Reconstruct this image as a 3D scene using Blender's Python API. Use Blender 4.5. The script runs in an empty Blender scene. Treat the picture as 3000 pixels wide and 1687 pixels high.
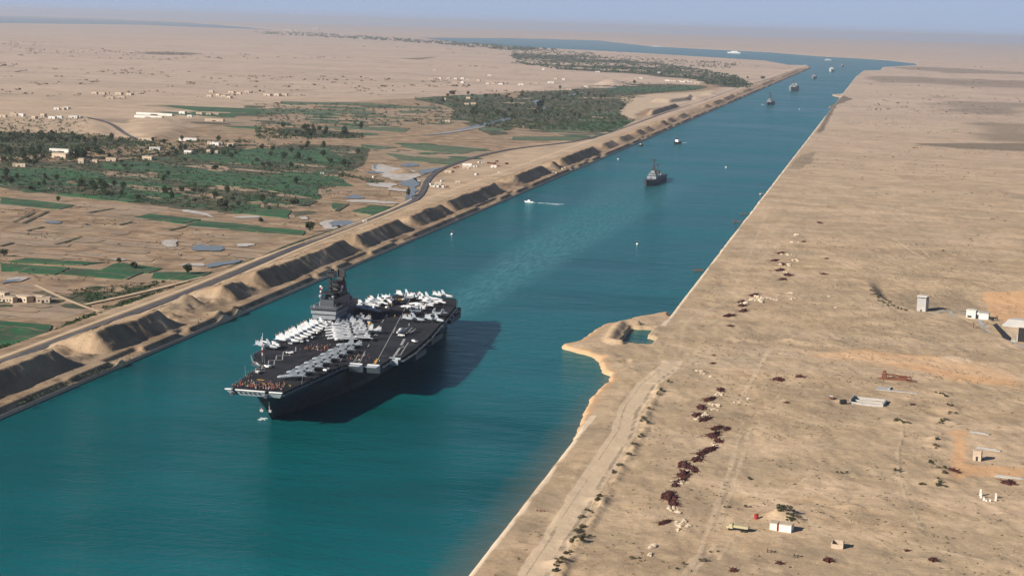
import bpy, math, random
import numpy as np
from mathutils import Vector, Matrix
random.seed(7); rng = np.random.RandomState(7)
S = bpy.context.scene
COL = S.collection
# ---------------------------------------------------------------- camera
F_PX, CXP, CYP, CAMH = 5000.0, 1500.0, 843.5, 200.0
def _ray(x, y): return np.array([(x-CXP)/F_PX, -(y-CYP)/F_PX, -1.0])
_d = _ray(2604, 102); _d /= np.linalg.norm(_d)
_n = np.cross(_d, _ray(1604, 102-28.3)); _n /= np.linalg.norm(_n)
if _n[1] < 0: _n = -_n
RM = np.array([np.cross(_d, _n), _d, _n])       # canal runs along +Y, Z up
cam_d = bpy.data.cameras.new('camera'); cam = bpy.data.objects.new('camera', cam_d); COL.objects.link(cam)
cam_d.sensor_width = 36; cam_d.lens = 36*F_PX/3000; cam_d.clip_start = 1; cam_d.clip_end = 200000
_m = Matrix([list(RM[0])+[0], list(RM[1])+[0], list(RM[2])+[CAMH], [0,0,0,1]])
cam.matrix_world = _m
S.camera = cam
def at(px, py, z=0.0):
    "world point of height z seen in the photograph at (px, py) of 3000 x 1687"
    w = RM @ _ray(px, py); t = (z-CAMH)/w[2]
    return np.array([w[0]*t, w[1]*t])
# zoomed study crops -> photograph pixels
def K(ox, oy, s): return lambda x, y: (ox+x/s, oy+y/s)
Q1, Q2, Q3, Q4 = K(0,0,3.435), K(750,0,3.435), K(1500,0,3.435), K(2250,0,3.435)
Q5, Q6, Q7, Q8 = K(0,420,3.435), K(750,420,3.435), K(1500,420,3.435), K(2250,420,3.435)
Q9, QA, QB = K(0,840,3.435), K(1500,840,3.435), K(2250,840,3.435)
QC, QD, QE = K(1300,1260,3.393), K(1800,1260,3.393), K(2400,1260,3.393)
SH = K(680,760,2.957)
# ---------------------------------------------------------------- sky, sun
AZ, EL = math.radians(223), math.radians(28)     # sun stands to the near left (azimuth clockwise from +Y)
W = bpy.data.worlds.new('World'); S.world = W; W.use_nodes = True
nt = W.node_tree; bg = nt.nodes['Background']
sky = nt.nodes.new('ShaderNodeTexSky'); sky.sky_type = 'NISHITA'; sky.sun_disc = False
sky.sun_elevation = EL; sky.sun_rotation = AZ
sky.altitude = 200; sky.air_density = 1.0; sky.dust_density = .6; sky.ozone_density = 1.5
tint = nt.nodes.new('ShaderNodeMix'); tint.data_type = 'RGBA'; tint.blend_type = 'MULTIPLY'; tint.inputs[0].default_value = 1.0
nt.links.new(sky.outputs[0], tint.inputs[6]); tint.inputs[7].default_value = (.52, .60, .70, 1)
geo = nt.nodes.new('ShaderNodeTexCoord'); sx = nt.nodes.new('ShaderNodeSeparateXYZ'); mr = nt.nodes.new('ShaderNodeMapRange')
nt.links.new(geo.outputs['Generated'], sx.inputs[0]); nt.links.new(sx.outputs[2], mr.inputs[0])
mr.inputs[1].default_value = .0; mr.inputs[2].default_value = .22; mr.inputs[3].default_value = 1.; mr.inputs[4].default_value = 0.
hzn = nt.nodes.new('ShaderNodeMix'); hzn.data_type = 'RGBA'; nt.links.new(mr.outputs[0], hzn.inputs[0])      # dusty blue band low in the sky
nt.links.new(tint.outputs[2], hzn.inputs[6]); hzn.inputs[7].default_value = (4.15, 5.3, 7.5, 1)
nt.links.new(hzn.outputs[2], bg.inputs[0]); bg.inputs[1].default_value = 0.062
sd = bpy.data.lights.new('sun', 'SUN'); sd.energy = 4.7; sd.angle = math.radians(0.5); sd.color = (1.0, 0.90, 0.77)
sun = bpy.data.objects.new('sun', sd); COL.objects.link(sun)
sdir = Vector((math.sin(AZ)*math.cos(EL), math.cos(AZ)*math.cos(EL), math.sin(EL)))
sun.rotation_euler = sdir.to_track_quat('Z', 'Y').to_euler(); sun.location = (-300, -300, 400)
S.view_settings.view_transform = 'Standard'; S.view_settings.look = 'None'
S.view_settings.exposure = 0.6; S.view_settings.gamma = 1.0
# ---------------------------------------------------------------- tags and meshes
def tag(o, label=None, cat=None, group=None, kind=None):
    if label: o['label'] = label
    if cat: o['category'] = cat
    if group: o['group'] = group
    if kind: o['kind'] = kind
    return o
def empty(name, loc=(0,0,0), rz=0, label=None, cat=None, group=None):
    o = bpy.data.objects.new(name, None); COL.objects.link(o)
    o.location = loc; o.rotation_euler = (0,0,rz); o.empty_display_size = 1
    return tag(o, label, cat, group)
class MB:
    def __init__(s): s.v = []; s.f = []; s.mi = []; s.m = 0
    def mat(s, i): s.m = i; return s
    def add(s, vs, fs):
        b = len(s.v); s.v += [tuple(map(float, p)) for p in vs]
        for f in fs: s.f.append(tuple(i+b for i in f)); s.mi.append(s.m)
        return s
    def box(s, x0, x1, y0, y1, z0, z1, tx=0, ty=0):
        "axis box; tx, ty shrink the top on each side"
        return s.add([(x0,y0,z0),(x1,y0,z0),(x1,y1,z0),(x0,y1,z0),(x0+tx,y0+ty,z1),(x1-tx,y0+ty,z1),(x1-tx,y1-ty,z1),(x0+tx,y1-ty,z1)],
              [(3,2,1,0),(4,5,6,7),(0,1,5,4),(1,2,6,5),(2,3,7,6),(3,0,4,7)])
    def prism(s, pts, z0, z1, inset=1.0):
        n = len(pts)
        A = sum(pts[i][0]*pts[(i+1)%n][1]-pts[(i+1)%n][0]*pts[i][1] for i in range(n))
        if A < 0: pts = pts[::-1]
        c = np.mean(np.array(pts, float), axis=0)
        lo = [tuple(c+(np.array(p)-c)*inset)+(z0,) for p in pts]; hi = [tuple(p)+(z1,) for p in pts]
        return s.add(lo+hi, [tuple(range(n-1,-1,-1)), tuple(range(n,2*n))]+[(i,(i+1)%n,n+(i+1)%n,n+i) for i in range(n)])
    def tube(s, a, b, r0, r1=None, n=6, cap=True):
        a = Vector(a); b = Vector(b); r1 = r0 if r1 is None else r1
        d = (b-a).normalized(); u = d.orthogonal().normalized(); w = d.cross(u)
        vs = []
        for p, r in ((a,r0),(b,r1)):
            for i in range(n):
                t = 2*math.pi*i/n; vs.append(p+u*(r*math.cos(t))+w*(r*math.sin(t)))
        fs = [(i,(i+1)%n,n+(i+1)%n,n+i) for i in range(n)]
        if cap: fs += [tuple(range(n-1,-1,-1)), tuple(range(n,2*n))]
        return s.add(vs, fs)
    def loft(s, rings, cap=True, closed=True):
        n = len(rings[0]); vs = [p for r in rings for p in r]; fs = []
        for k in range(len(rings)-1):
            for i in range(n if closed else n-1):
                j = (i+1)%n; fs.append((k*n+i, k*n+j, (k+1)*n+j, (k+1)*n+i))
        if cap: fs += [tuple(range(n-1,-1,-1)), tuple((len(rings)-1)*n+i for i in range(n))]
        return s.add(vs, fs)
    def body(s, st, n=8, ax='y'):
        "st: (pos, half width, half height, centre height[, centre x])"
        R = []
        for q in st:
            y, w, h, zc = q[:4]; xc = q[4] if len(q) > 4 else 0
            ring = []
            for i in range(n):
                t = 2*math.pi*(i+.5)/n
                a_, b_ = xc+w*math.cos(t), zc+h*math.sin(t)
                ring.append((a_, y, b_) if ax == 'y' else (y, -a_, b_) if ax == 'x' else (a_, b_, y))
            R.append(ring)
        return s.loft(R)
    def sheet(s, pts, z):
        n = len(pts)
        A = sum(pts[i][0]*pts[(i+1)%n][1]-pts[(i+1)%n][0]*pts[i][1] for i in range(n))
        if A < 0: pts = pts[::-1]
        return s.add([(p[0],p[1],z) for p in pts], [tuple(range(n))])
    def mesh(s, name, mats, smooth=False):
        me = bpy.data.meshes.new(name); me.from_pydata(s.v, [], s.f)
        for m in (mats if isinstance(mats, (list,tuple)) else [mats]): me.materials.append(m)
        me.polygons.foreach_set('material_index', s.mi)
        if smooth: me.polygons.foreach_set('use_smooth', [True]*len(s.f))
        me.update(); return me
    def build(s, name, mats, parent=None, smooth=False):
        o = bpy.data.objects.new(name, s.mesh(name, mats, smooth)); COL.objects.link(o)
        if parent: o.parent = parent
        return o
KIDS = {}
def copy_tree(o, parent=None):
    c = o.copy(); COL.objects.link(c); c.parent = parent
    for ch in o.children: copy_tree(ch, c)
    return c
# ---------------------------------------------------------------- materials
def newmat(name):
    m = bpy.data.materials.new(name); m.use_nodes = True
    return m, m.node_tree, m.node_tree.nodes['Principled BSDF']
def N(t, ty, **kw):
    n = t.nodes.new(ty)
    for k, v in kw.items(): setattr(n, k, v)
    return n
def mapco(t, scale=(1,1,1), rot=0, coord='Object'):
    g = N(t, 'ShaderNodeTexCoord'); m = N(t, 'ShaderNodeMapping')
    m.inputs['Scale'].default_value = scale; m.inputs['Rotation'].default_value = (0,0,rot)
    t.links.new(g.outputs[coord], m.inputs[0]); return m.outputs[0]
def noise(t, co, scale, detail=3, rough=.55):
    n = N(t, 'ShaderNodeTexNoise'); n.inputs['Scale'].default_value = scale
    n.inputs['Detail'].default_value = detail; n.inputs['Roughness'].default_value = rough
    t.links.new(co, n.inputs['Vector']); return n.outputs[0]
def rampf(t, fac, a, b, lo=0., hi=1.):
    n = N(t, 'ShaderNodeMapRange'); n.inputs[1].default_value = a; n.inputs[2].default_value = b
    n.inputs[3].default_value = lo; n.inputs[4].default_value = hi; n.clamp = True
    t.links.new(fac, n.inputs[0]); return n.outputs[0]
def mixc(t, fac, a, b):
    n = N(t, 'ShaderNodeMix', data_type='RGBA')
    for s_, v in ((n.inputs[0], fac), (n.inputs[6], a), (n.inputs[7], b)):
        if isinstance(v, (int,float)): s_.default_value = v
        elif isinstance(v, tuple): s_.default_value = v+(1,)
        else: t.links.new(v, s_)
    return n.outputs[2]
def mth(t, op, a, b=None):
    n = N(t, 'ShaderNodeMath', operation=op)
    for s_, v in ((n.inputs[0], a), (n.inputs[1], b)):
        if v is None: continue
        if isinstance(v, (int,float)): s_.default_value = v
        else: t.links.new(v, s_)
    return n.outputs[0]
def bump(t, h, strength=.5, dist=1., bsdf=None):
    n = N(t, 'ShaderNodeBump'); n.inputs['Strength'].default_value = strength; n.inputs['Distance'].default_value = dist
    t.links.new(h, n.inputs['Height'])
    if bsdf: t.links.new(n.outputs[0], bsdf.inputs['Normal'])
    return n.outputs[0]
def paint(name, col, rough=.6, var=.25, scale=.6, metal=0.):
    "weathered coat: colour drifts and streaks"
    m, t, b = newmat(name)
    n1 = noise(t, mapco(t), scale, 5, .65)
    c2 = tuple(c*(1-var) for c in col); c1 = tuple(min(1, c*(1+var*.6)) for c in col)
    t.links.new(mixc(t, rampf(t, n1, .3, .7), c2, c1), b.inputs['Base Color'])
    b.inputs['Roughness'].default_value = rough; b.inputs['Metallic'].default_value = metal
    return m
def mottle(name, a, b_, c_, s1, s2, rough=.95, bmp=.3, bd=.5):
    m, t, b = newmat(name); co = mapco(t)
    n1 = noise(t, co, s1, 4); n2 = noise(t, co, s2, 5, .7)
    x = mixc(t, rampf(t, n1, .35, .65), a, b_)
    x = mixc(t, rampf(t, n2, .5, .72), x, c_)
    t.links.new(x, b.inputs['Base Color']); b.inputs['Roughness'].default_value = rough
    b.inputs['Specular IOR Level'].default_value = .15
    if bmp: bump(t, n2, bmp, bd, b)
    return m
def fieldmat(name, g1, g2, g3, mort, ang):
    "plots with narrow bunds between them, each plot its own tone, crop rows within"
    m, t, b = newmat(name); co = mapco(t, (1,1,1), ang)
    br = N(t, 'ShaderNodeTexBrick'); br.offset = .37; br.squash = 1.0
    for k, v in (('Scale',1.),('Mortar Size',1.3),('Mortar Smooth',.5),('Bias',-.1),('Brick Width',86.),('Row Height',27.)): br.inputs[k].default_value = v
    br.inputs['Color1'].default_value = g1+(1,); br.inputs['Color2'].default_value = g2+(1,); br.inputs['Mortar'].default_value = mort+(1,)
    wp = N(t, 'ShaderNodeVectorMath', operation='ADD'); t.links.new(co, wp.inputs[0]); nn = N(t, 'ShaderNodeTexNoise'); nn.inputs['Scale'].default_value = .02; t.links.new(co, nn.inputs['Vector'])
    sc = N(t, 'ShaderNodeVectorMath', operation='SCALE'); t.links.new(nn.outputs['Color'], sc.inputs[0]); sc.inputs['Scale'].default_value = 26.; t.links.new(sc.outputs[0], wp.inputs[1]); t.links.new(wp.outputs[0], br.inputs['Vector'])
    n1 = noise(t, co, .03, 4, .6); n2 = noise(t, co, .13, 5, .7)
    x = mixc(t, rampf(t, n1, .48, .62, 0, .85), br.outputs['Color'], g3); x = mixc(t, rampf(t, n2, .52, .68, 0, .5), x, mort)
    t.links.new(x, b.inputs['Base Color']); b.inputs['Roughness'].default_value = .9; bump(t, n2, .6, .7, b); return m
FA = math.radians(9)
M = {}
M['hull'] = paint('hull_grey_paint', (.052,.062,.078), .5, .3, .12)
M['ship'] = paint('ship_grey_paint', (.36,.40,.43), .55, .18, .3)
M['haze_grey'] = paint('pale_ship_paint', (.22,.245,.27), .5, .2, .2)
M['deck'] = mottle('flight_deck_coating', (.012,.014,.019), (.030,.032,.040), (.052,.050,.050), .06, .4, .9, .1, .05)
M['dark'] = paint('sooty_black_paint', (.022,.024,.028), .6, .3, .5)
M['white'] = paint('white_paint', (.80,.80,.78), .5, .08, 1.)
M['line'] = paint('worn_deck_line', (.34,.34,.34), .8, .25, 1.5)
M['jet_white'] = paint('light_aircraft_grey', (.58,.60,.62), .45, .28, .5)
M['jet_grey'] = paint('low_visibility_grey', (.30,.34,.38), .5, .15, .8)
M['jet_mid'] = paint('faded_grey_top', (.48,.51,.53), .5, .12, .8)
M['glass'] = paint('dark_glass', (.02,.025,.03), .12, .1, 2.)
M['black'] = paint('black_rubber', (.015,.015,.016), .8, .2, 2.)
M['yellow'] = paint('yellow_paint', (.75,.42,.03), .5, .1, 2.)
M['orange'] = paint('orange_paint', (.75,.22,.03), .6, .1, 2.)
M['red'] = paint('red_cloth', (.28,.02,.02), .8, .15, 2.)
M['rust'] = paint('rusty_steel', (.16,.055,.03), .8, .4, 1.2)
M['wood'] = paint('weathered_wood', (.20,.12,.07), .8, .3, 1.)
M['skin'] = paint('skin', (.42,.25,.17), .6, .08, 3.)
M['cloth_dark'] = paint('navy_cloth', (.025,.03,.06), .9, .2, 3.)
M['cloth_white'] = paint('white_cloth', (.75,.75,.74), .9, .1, 3.)
M['cloth_green'] = paint('green_cloth', (.05,.18,.07), .9, .2, 3.)
M['olive'] = paint('faded_tan_paint', (.42,.37,.22), .7, .2, .8)
M['concrete'] = mottle('weathered_concrete', (.36,.36,.35), (.44,.43,.41), (.27,.26,.25), .15, 1.5, .9, .25, .1)
M['plaster'] = mottle('mud_plaster', (.44,.35,.26), (.52,.43,.33), (.33,.26,.20), .2, 1.2, .95, .2, .1)
M['whitewash'] = mottle('whitewash', (.60,.58,.54), (.68,.66,.62), (.46,.43,.38), .2, 1., .9, .15, .1)
M['rock'] = mottle('pale_rock', (.50,.41,.30), (.62,.53,.41), (.36,.28,.20), .4, 1.6, .95, .6, .3)
M['scrap'] = mottle('dark_scrap', (.035,.014,.014), (.085,.030,.026), (.13,.06,.045), .6, 2.2, .9, .6, .3)
M['asphalt'] = mottle('dusty_asphalt', (.075,.075,.085), (.10,.098,.10), (.17,.14,.12), .03, .25, .85, .1, .05)
M['path'] = mottle('packed_sand', (.50,.37,.24), (.58,.45,.31), (.42,.31,.21), .08, .8, .95, .25, .15)
M['crop'] = fieldmat('green_crop', (.004,.074,.022), (.013,.112,.030), (.022,.050,.022), (.16,.125,.08), FA)
M['crop2'] = fieldmat('young_crop', (.030,.095,.04), (.06,.115,.05), (.10,.10,.06), (.25,.19,.125), FA)
M['scrub'] = mottle('dark_scrub', (.035,.065,.035), (.11,.095,.065), (.22,.17,.115), .018, .08, .95, .6, 1.)
M['fallow'] = mottle('fallow_soil', (.30,.215,.145), (.37,.27,.19), (.24,.17,.12), .01, .11, .95, .4, .4)
M['tanfield'] = fieldmat('dry_field', (.37,.27,.18), (.30,.215,.145), (.235,.175,.12), (.17,.13,.09), FA)
M['salt'] = mottle('salt_crust', (.50,.48,.46), (.42,.38,.34), (.33,.27,.21), .04, .16, .9, .3, .2)
M['leaf'] = mottle('tree_leaves', (.020,.042,.018), (.038,.065,.028), (.06,.085,.04), .35, 1.6, .85, 0)
M['leaf2'] = mottle('dusty_leaves', (.045,.055,.032), (.065,.075,.045), (.09,.09,.06), .35, 1.6, .85, 0)
M['leaf3'] = mottle('withered_tufts', (.10,.09,.055), (.15,.125,.08), (.06,.06,.035), .35, 1.6, .95, 0)
M['hummock'] = mottle('brown_hummock', (.20,.155,.12), (.26,.20,.15), (.15,.12,.09), .01, .05, .95, 0)
M['bark'] = paint('bark', (.10,.075,.05), .9, .3, 1.)
M['foam'] = mottle('foam', (.75,.80,.80), (.60,.68,.70), (.25,.42,.46), .3, 1.5, .6, .4, .2)
# ---------------------------------------------------------------- terrain
XL, XR = -417.0, -140.0
def _h(i, j, s):
    v = (i*374761393 + j*668265263 + s*974711) & 0xffffffff
    v = ((v ^ (v >> 13))*1274126177) & 0xffffffff
    return ((v ^ (v >> 16)) & 0xffff)/65535.0
def vn(x, y, s=0):
    x = np.asarray(x, float); y = np.asarray(y, float)
    i = np.floor(x).astype(np.int64); j = np.floor(y).astype(np.int64)
    u = x-i; v = y-j; u = u*u*(3-2*u); v = v*v*(3-2*v)
    return (_h(i,j,s)*(1-u)+_h(i+1,j,s)*u)*(1-v)+(_h(i,j+1,s)*(1-u)+_h(i+1,j+1,s)*u)*v
def fbm(x, y, L, s=0, oct=4):
    r = 0; a = .5
    for k in range(oct): r = r+a*(vn(x/L, y/L, s+k*17)-.5)*2; L = L/2.1; a *= .55
    return r
def sdf(X, Y, P, far=1e5):
    P = np.array(P, float); out = np.full(X.shape, far); m = 80+.03*np.abs(P[:,1]).max()
    sel = (X > P[:,0].min()-m) & (X < P[:,0].max()+m) & (Y > P[:,1].min()-m) & (Y < P[:,1].max()+m)
    if not sel.any(): return out
    x = X[sel]; y = Y[sel]; d2 = np.full(x.shape, 1e18); ins = np.zeros(x.shape, bool)
    for k in range(len(P)):
        ax, ay = P[k]; bx, by = P[(k+1) % len(P)]
        ex, ey = bx-ax, by-ay
        t = np.clip(((x-ax)*ex+(y-ay)*ey)/(ex*ex+ey*ey+1e-9), 0, 1)
        d2 = np.minimum(d2, (x-ax-t*ex)**2+(y-ay-t*ey)**2)
        if ay != by:
            c = ((ay > y) != (by > y)) & (x < ex*(y-ay)/(by-ay)+ax); ins ^= c
    out[sel] = np.where(ins, -1, 1)*np.sqrt(d2); return out
def pdist(X, Y, P):
    "distance to a polyline"
    P = np.array(P, float); out = np.full(X.shape, 1e5); m = 60
    sel = (X > P[:,0].min()-m) & (X < P[:,0].max()+m) & (Y > P[:,1].min()-m) & (Y < P[:,1].max()+m)
    if not sel.any(): return out
    x = X[sel]; y = Y[sel]; d2 = np.full(x.shape, 1e18)
    for k in range(len(P)-1):
        ax, ay = P[k]; ex, ey = P[k+1][0]-ax, P[k+1][1]-ay
        t = np.clip(((x-ax)*ex+(y-ay)*ey)/(ex*ex+ey*ey+1e-9), 0, 1)
        d2 = np.minimum(d2, (x-ax-t*ex)**2+(y-ay-t*ey)**2)
    out[sel] = np.sqrt(d2); return out
def G(q, pts, z=2.0): return [tuple(at(*q(*p), z)) for p in pts]
ident = lambda x, y: (x, y)
LAKE = G(ident, [(2380,203),(2366,193),(2308,190),(2250,179),(1995,163),(1878,156),(1645,144),(1500,137),(1332,123),(1250,112),(1500,113),(1747,119),(1907,137),
        (2250,154),(2395,166),(2512,172),(2599,178),(2681,187),(2687,192),(2585,198),(2579,207),(2529,208),(2509,224),(2440,226)], 0)
GULF = G(ident, [(-900,16),(0,47),(300,56),(560,68),(800,88),(553,79),(437,74),(0,68),(-900,46)], 0)
SPIT = G(QA, [(1600,262),(1450,285),(1300,310),(1000,380),(900,400),(800,450),(720,520),(600,580),(480,600),(490,630),(600,660),(700,680),(780,710),(840,750),(870,800),(880,860),
        (960,900),(950,960),(850,1040),(770,1130),(700,1250),(650,1400),(560,1600),(900,1600),(1300,1300),(1700,600)], 0)
SPIT2 = [G(Q4, [(780,945),(640,958),(650,968),(720,985),(800,980)], 0), G(Q4, [(700,1030),(600,1085),(640,1090),(720,1060)], 0)]
POND = G(QA, [(1190,430),(1440,436),(1365,520),(1450,545),(1400,617),(1090,592)], 0)
COVE = G(QA, [(1060,745),(1095,765),(1180,775),(1215,740),(1160,725)], 2)
HOLLOW = G(ident, [(2536,800),(2546,842),(2566,872),(2606,893),(2655,906),(2700,922),(2800,935),(2900,985),(3100,1060),(3300,1000),(3300,730),(3000,725),(2850,722),(2700,720),(2560,730),(2533,770)], 0)
HY0 = at(2690,872,0)[1]; HY1 = at(2690,822,0)[1]
FARM = G(ident, [(-400,385),(0,385),(260,395),(430,415),(640,330),(1000,300),(1560,268),(1900,262),(2180,236),(2110,262),(1960,322),(1700,400),(1500,432),(1300,492),(1240,560),(1010,668),(0,1062),(-400,1220)])
BERMS = [(420,864,10),(900,998,10.3),(1097,1136,9.5),(1161,1386,10),(1405,1558,10),(1578,1709,9.6),(1721,1963,9.8),(2056,2249,10),(2295,2341,9),(2362,2657,10),(2727,2858,8),(2898,3037,7.5),
         (3102,3190,8),(3222,3304,8),(3448,3530,8.5),(3566,3652,8),(3746,3900,7),(4309,4420,7),(4520,4763,7),(4800,5103,7),(5500,5800,6),(6300,6900,6),(7500,8800,5)]
BUMPS = []      # x, y, height, radius
def bumpat(q, x, y, h, r, z=2.5):
    p = at(*q(x, y), z); BUMPS.append((p[0], p[1], h, r))
for q,x,y,h,r in [(QD,1690,830,3.2,5),(QD,1640,860,2,6),(QD,1800,900,1.4,4),(QC,1530,690,1.6,5),(QC,1290,1110,1.6,4.5),(QC,1130,1330,1.8,5),(QC,1370,1060,1.1,4),(QC,1840,170,1.2,4),
      (QE,1170,100,1.8,6),(QE,1130,160,1.4,5),(QE,1230,420,1.7,6),(QE,1190,510,1.6,6),(QE,900,1010,1.3,7),(QE,350,770,1.2,6),(QE,100,1300,.9,3),(QE,1120,1300,1.,4),(QE,1700,1300,1.4,10),
      (QB,500,1190,1.5,6),(QB,1740,1080,1.5,7),(QB,1840,1230,1.7,7),(QB,1760,1340,1.6,7),(QB,1360,1360,1.4,7),(QB,750,1150,1.2,3),(QB,180,1150,1.,3),(QA,980,700,1.6,6),(QA,1170,830,1.2,4),
      (QB,640,560,1.8,9),(QB,240,540,1.8,9),(QB,400,560,1.2,9),(QA,1480,1060,1.3,4),(QA,1400,1200,1.2,4),(QA,1340,1380,1.2,4)]: bumpat(q,x,y,h,r)
for q,x,y,h,r in [(Q9,1890,210,6,9),(Q9,2220,290,3,8),(Q9,2330,60,3.5,9),(Q6,1480,285,7,13),(Q9,1250,740,3.5,5),(Q9,2390,230,3,6),(Q3,960,850,14,45),(Q3,1030,850,12,40),
      (Q3,1850,995,9,30),(Q3,1990,945,8,25),(Q3,2230,985,6,16)]: bumpat(q,x,y,h,r,4)
DUNES = [G(Q3, [(1390,1025),(1450,1000),(1600,990),(1850,985),(1800,1010),(1600,1035)], 3), G(Q3, [(1340,1140),(1650,1052),(1690,1075),(1400,1170)], 3),
         G(Q1, [(1350,1190),(1750,1190),(1900,1290),(1700,1400),(1400,1400),(1230,1320)], 4), G(Q1, [(840,1190),(1000,1220),(1120,1330),(900,1400),(820,1300)], 4)]
TRL = G(QC, [(900,1449),(1070,1180),(1240,900),(1450,560),(1640,250),(1790,20)])+G(QA, [(1180,1250),(1350,1000)])
def sm(x, a, b): t = np.clip((x-a)/(b-a), 0, 1); return t*t*(3-2*t)
def landd(X, Y):
    d = np.where(Y < 11500, np.abs(X-(XL+XR)/2)-(XR-XL)/2, 1e4)
    d = d+fbm(X, Y, 11, 3, 3)*np.where(X > -300, .35+.9*(Y > 1500), .3)*(np.abs(d) < 40)
    for P in (LAKE, GULF, POND): d = np.minimum(d, sdf(X, Y, P))
    for P in [SPIT]+SPIT2:
        s = sdf(X, Y, P)+np.where(Y < 1300, fbm(X, Y, 7, 5, 3)*1.6, 0); d = np.where(d < 40, np.maximum(d, -s), d)
    return np.where(sdf(X, Y, POND) < 0, np.minimum(d, sdf(X, Y, POND)), d)
LP = [(0,-3),(.9,1.5),(2.4,1.8),(5.2,4.4),(13,4.6),(60,5),(74,5),(86,2)]
def height(X, Y):
    X = np.asarray(X, float); Y = np.asarray(Y, float)
    h = np.full(X.shape, -3.); k = np.nonzero((X < -400) | ((X < -279) & (Y > 9000)))[0]
    if len(k): h[k] = h_left(X[k], Y[k])
    k = np.nonzero((X > -210) | ((X >= -279) & (Y > 9000)))[0]
    if len(k): h[k] = h_right(X[k], Y[k])
    for bx, by, bh, br in BUMPS:
        k = np.nonzero((np.abs(X-bx) < 3*br) & (np.abs(Y-by) < 3*br))[0]
        if len(k):
            q = ((X[k]-bx)**2+(Y[k]-by)**2)/br**2
            h[k] += bh*np.exp(-q*1.2)*(1+.4*fbm(X[k], Y[k], br*.7, 61, 2))
    for j, P in enumerate(DUNES):
        s = sdf(X, Y, P); h = h+(9 if j < 2 else 4.5)*(1-sm(s, -14 if j < 2 else -22, 0 if j < 2 else 3))
    return h
def cap(h, d): return np.where(d <= 0, np.minimum(h, -1.0+np.clip(d, -2, 0)), h)
def h_left(X, Y):
    d = landd(X, Y)
    # left bank with its spoil heaps
    wob = fbm(X*.3, Y, 31, 11, 4)*2.9
    u = XL-X
    base = np.interp(u, [p[0] for p in LP], [p[1] for p in LP])
    notch = sm(vn(Y/23., Y*0, 5), .62, .8); base = base-notch*sm(u, 2.5, 5)*(1-sm(u, 7, 11))*2.2
    b = np.zeros(X.shape); hn = fbm(X*.4, Y, 30, 13, 3)*1.6
    for y0, y1, h in BERMS:
        b = np.maximum(b, (h+hn)*np.clip((Y-y0+wob*3)/8, 0, 1)*np.clip((y1+8+wob*4-Y)/17, 0, 1))
    v = u-13+wob
    face = np.clip(v/12.2, 0, 1); back = 1-np.clip((v-13.5)/29, 0, 1)
    gl_ = np.abs(fbm(X*.22, Y, 5.5, 35, 3))*.6*sm(v, 1, 5)*(1-sm(v, 11, 15))*(Y < 3500)
    gap = (1.8+3.6*fbm(X, Y, 15, 21, 4))*sm(v, 0, 14)*(1-sm(v, 24, 42))
    hl = base+np.maximum(b*np.minimum(face, back**.8), np.maximum(gap, 0))
    hl = hl-gl_*(b > 2)+(fbm(X, Y, 9, 31, 4)*.8+fbm(X, Y, 3.5, 33, 2)*.3)*sm(u, 11, 20)*(1-sm(u, 46, 57))*(Y < 4000)
    fl = sm(u, 60, 63)*(1-sm(u, 71, 74))
    inland = sm(u, 86, 120)
    farmd = sdf(X, Y, FARM, 300.)
    roll = fbm(X, Y, 420, 41, 4)*5+2*fbm(X, Y, 60, 43, 3)
    hl = hl+np.clip(roll, -1.2, 9)*sm(farmd, 60, 400)*inland
    hl = np.where((d < 4) & (u > 90), np.minimum(hl, -3+d*1.2), hl)
    hl = np.where((Y > 9000) & (u < 90), np.minimum(hl, -3+d), hl)
    hl = np.where((Y > 11500) & (d > 0), np.minimum(2.4, -2+d*.2), hl)
    return cap(hl, d)
def h_right(X, Y):
    d = landd(X, Y)
    nearf = .55*(1-sm(Y, 1500, 2600)*.5)
    rough = fbm(X, Y, 55, 51, 3)*1.1+(.35-np.abs(fbm(X*1.2+Y*.25, Y*.55, 13, 53, 3)))*1.5*nearf+fbm(X, Y, 4.2, 55, 3)*.2
    TRk = [(x+9.5, y) for x, y in TRL]; kd = pdist(X, Y, TRk); rough = rough+np.where(kd < 12, 1.3*np.exp(-(kd/1.7)**2)*np.clip(.45+fbm(X, Y, 7, 63, 3)*1.3, 0, 1.2), 0)
    td = pdist(X, Y, TRL); rough = rough*(.25+.75*sm(td, 5, 8))
    hr = np.minimum(2.2, -1.5+d*1.1)+rough*sm(d, 4, 16)
    hr = hr+sm(d, 150, 700)*np.clip(fbm(X, Y, 380, 57, 4)*5, -1.5, 8)*sm(Y, 1200, 2000)
    hd = sdf(X, Y, HOLLOW); hr = hr-7.*(1-sm(hd+fbm(X, Y, 12, 59, 2)*1.2, -12., 1.5))*(1-.0*Y)*(1-sm(Y, HY0, HY1))
    hc = sdf(X, Y, COVE); hr = hr-1.6*(1-sm(hc, -2.5, .3))
    hp = sdf(X, Y, POND); hr = hr+2.6*(1-sm(np.abs(hp-7), 0, 6))*(X < -152)*(Y > 1040)*sm(d, 0, 5)
    return cap(hr, d)
def hgt(x, y): return float(height(np.array([x]), np.array([y]))[0])
def gat(px, py, n=3):
    z = 2.5
    for _ in range(n):
        p = at(px, py, z); z = hgt(p[0], p[1])
    return p[0], p[1], z
def steps(a, b, f):
    out = [a]
    while out[-1] < b: out.append(out[-1]+f(out[-1]))
    return out
xs = [-x for x in steps(500, 60000, lambda x: max(2.6, .021*(x-500)))][::-1][:-1]
xs += list(np.arange(-500, -446, 1.6))+list(np.arange(-446, -418.4, .75))+[-417.95, -417.5, -417.0, -414]+list(np.arange(-400, -205, 12.))
xs += list(np.arange(-200, 62, 1.15))+steps(63, 42000, lambda x: max(1.3, .021*(x-40)))
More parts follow.
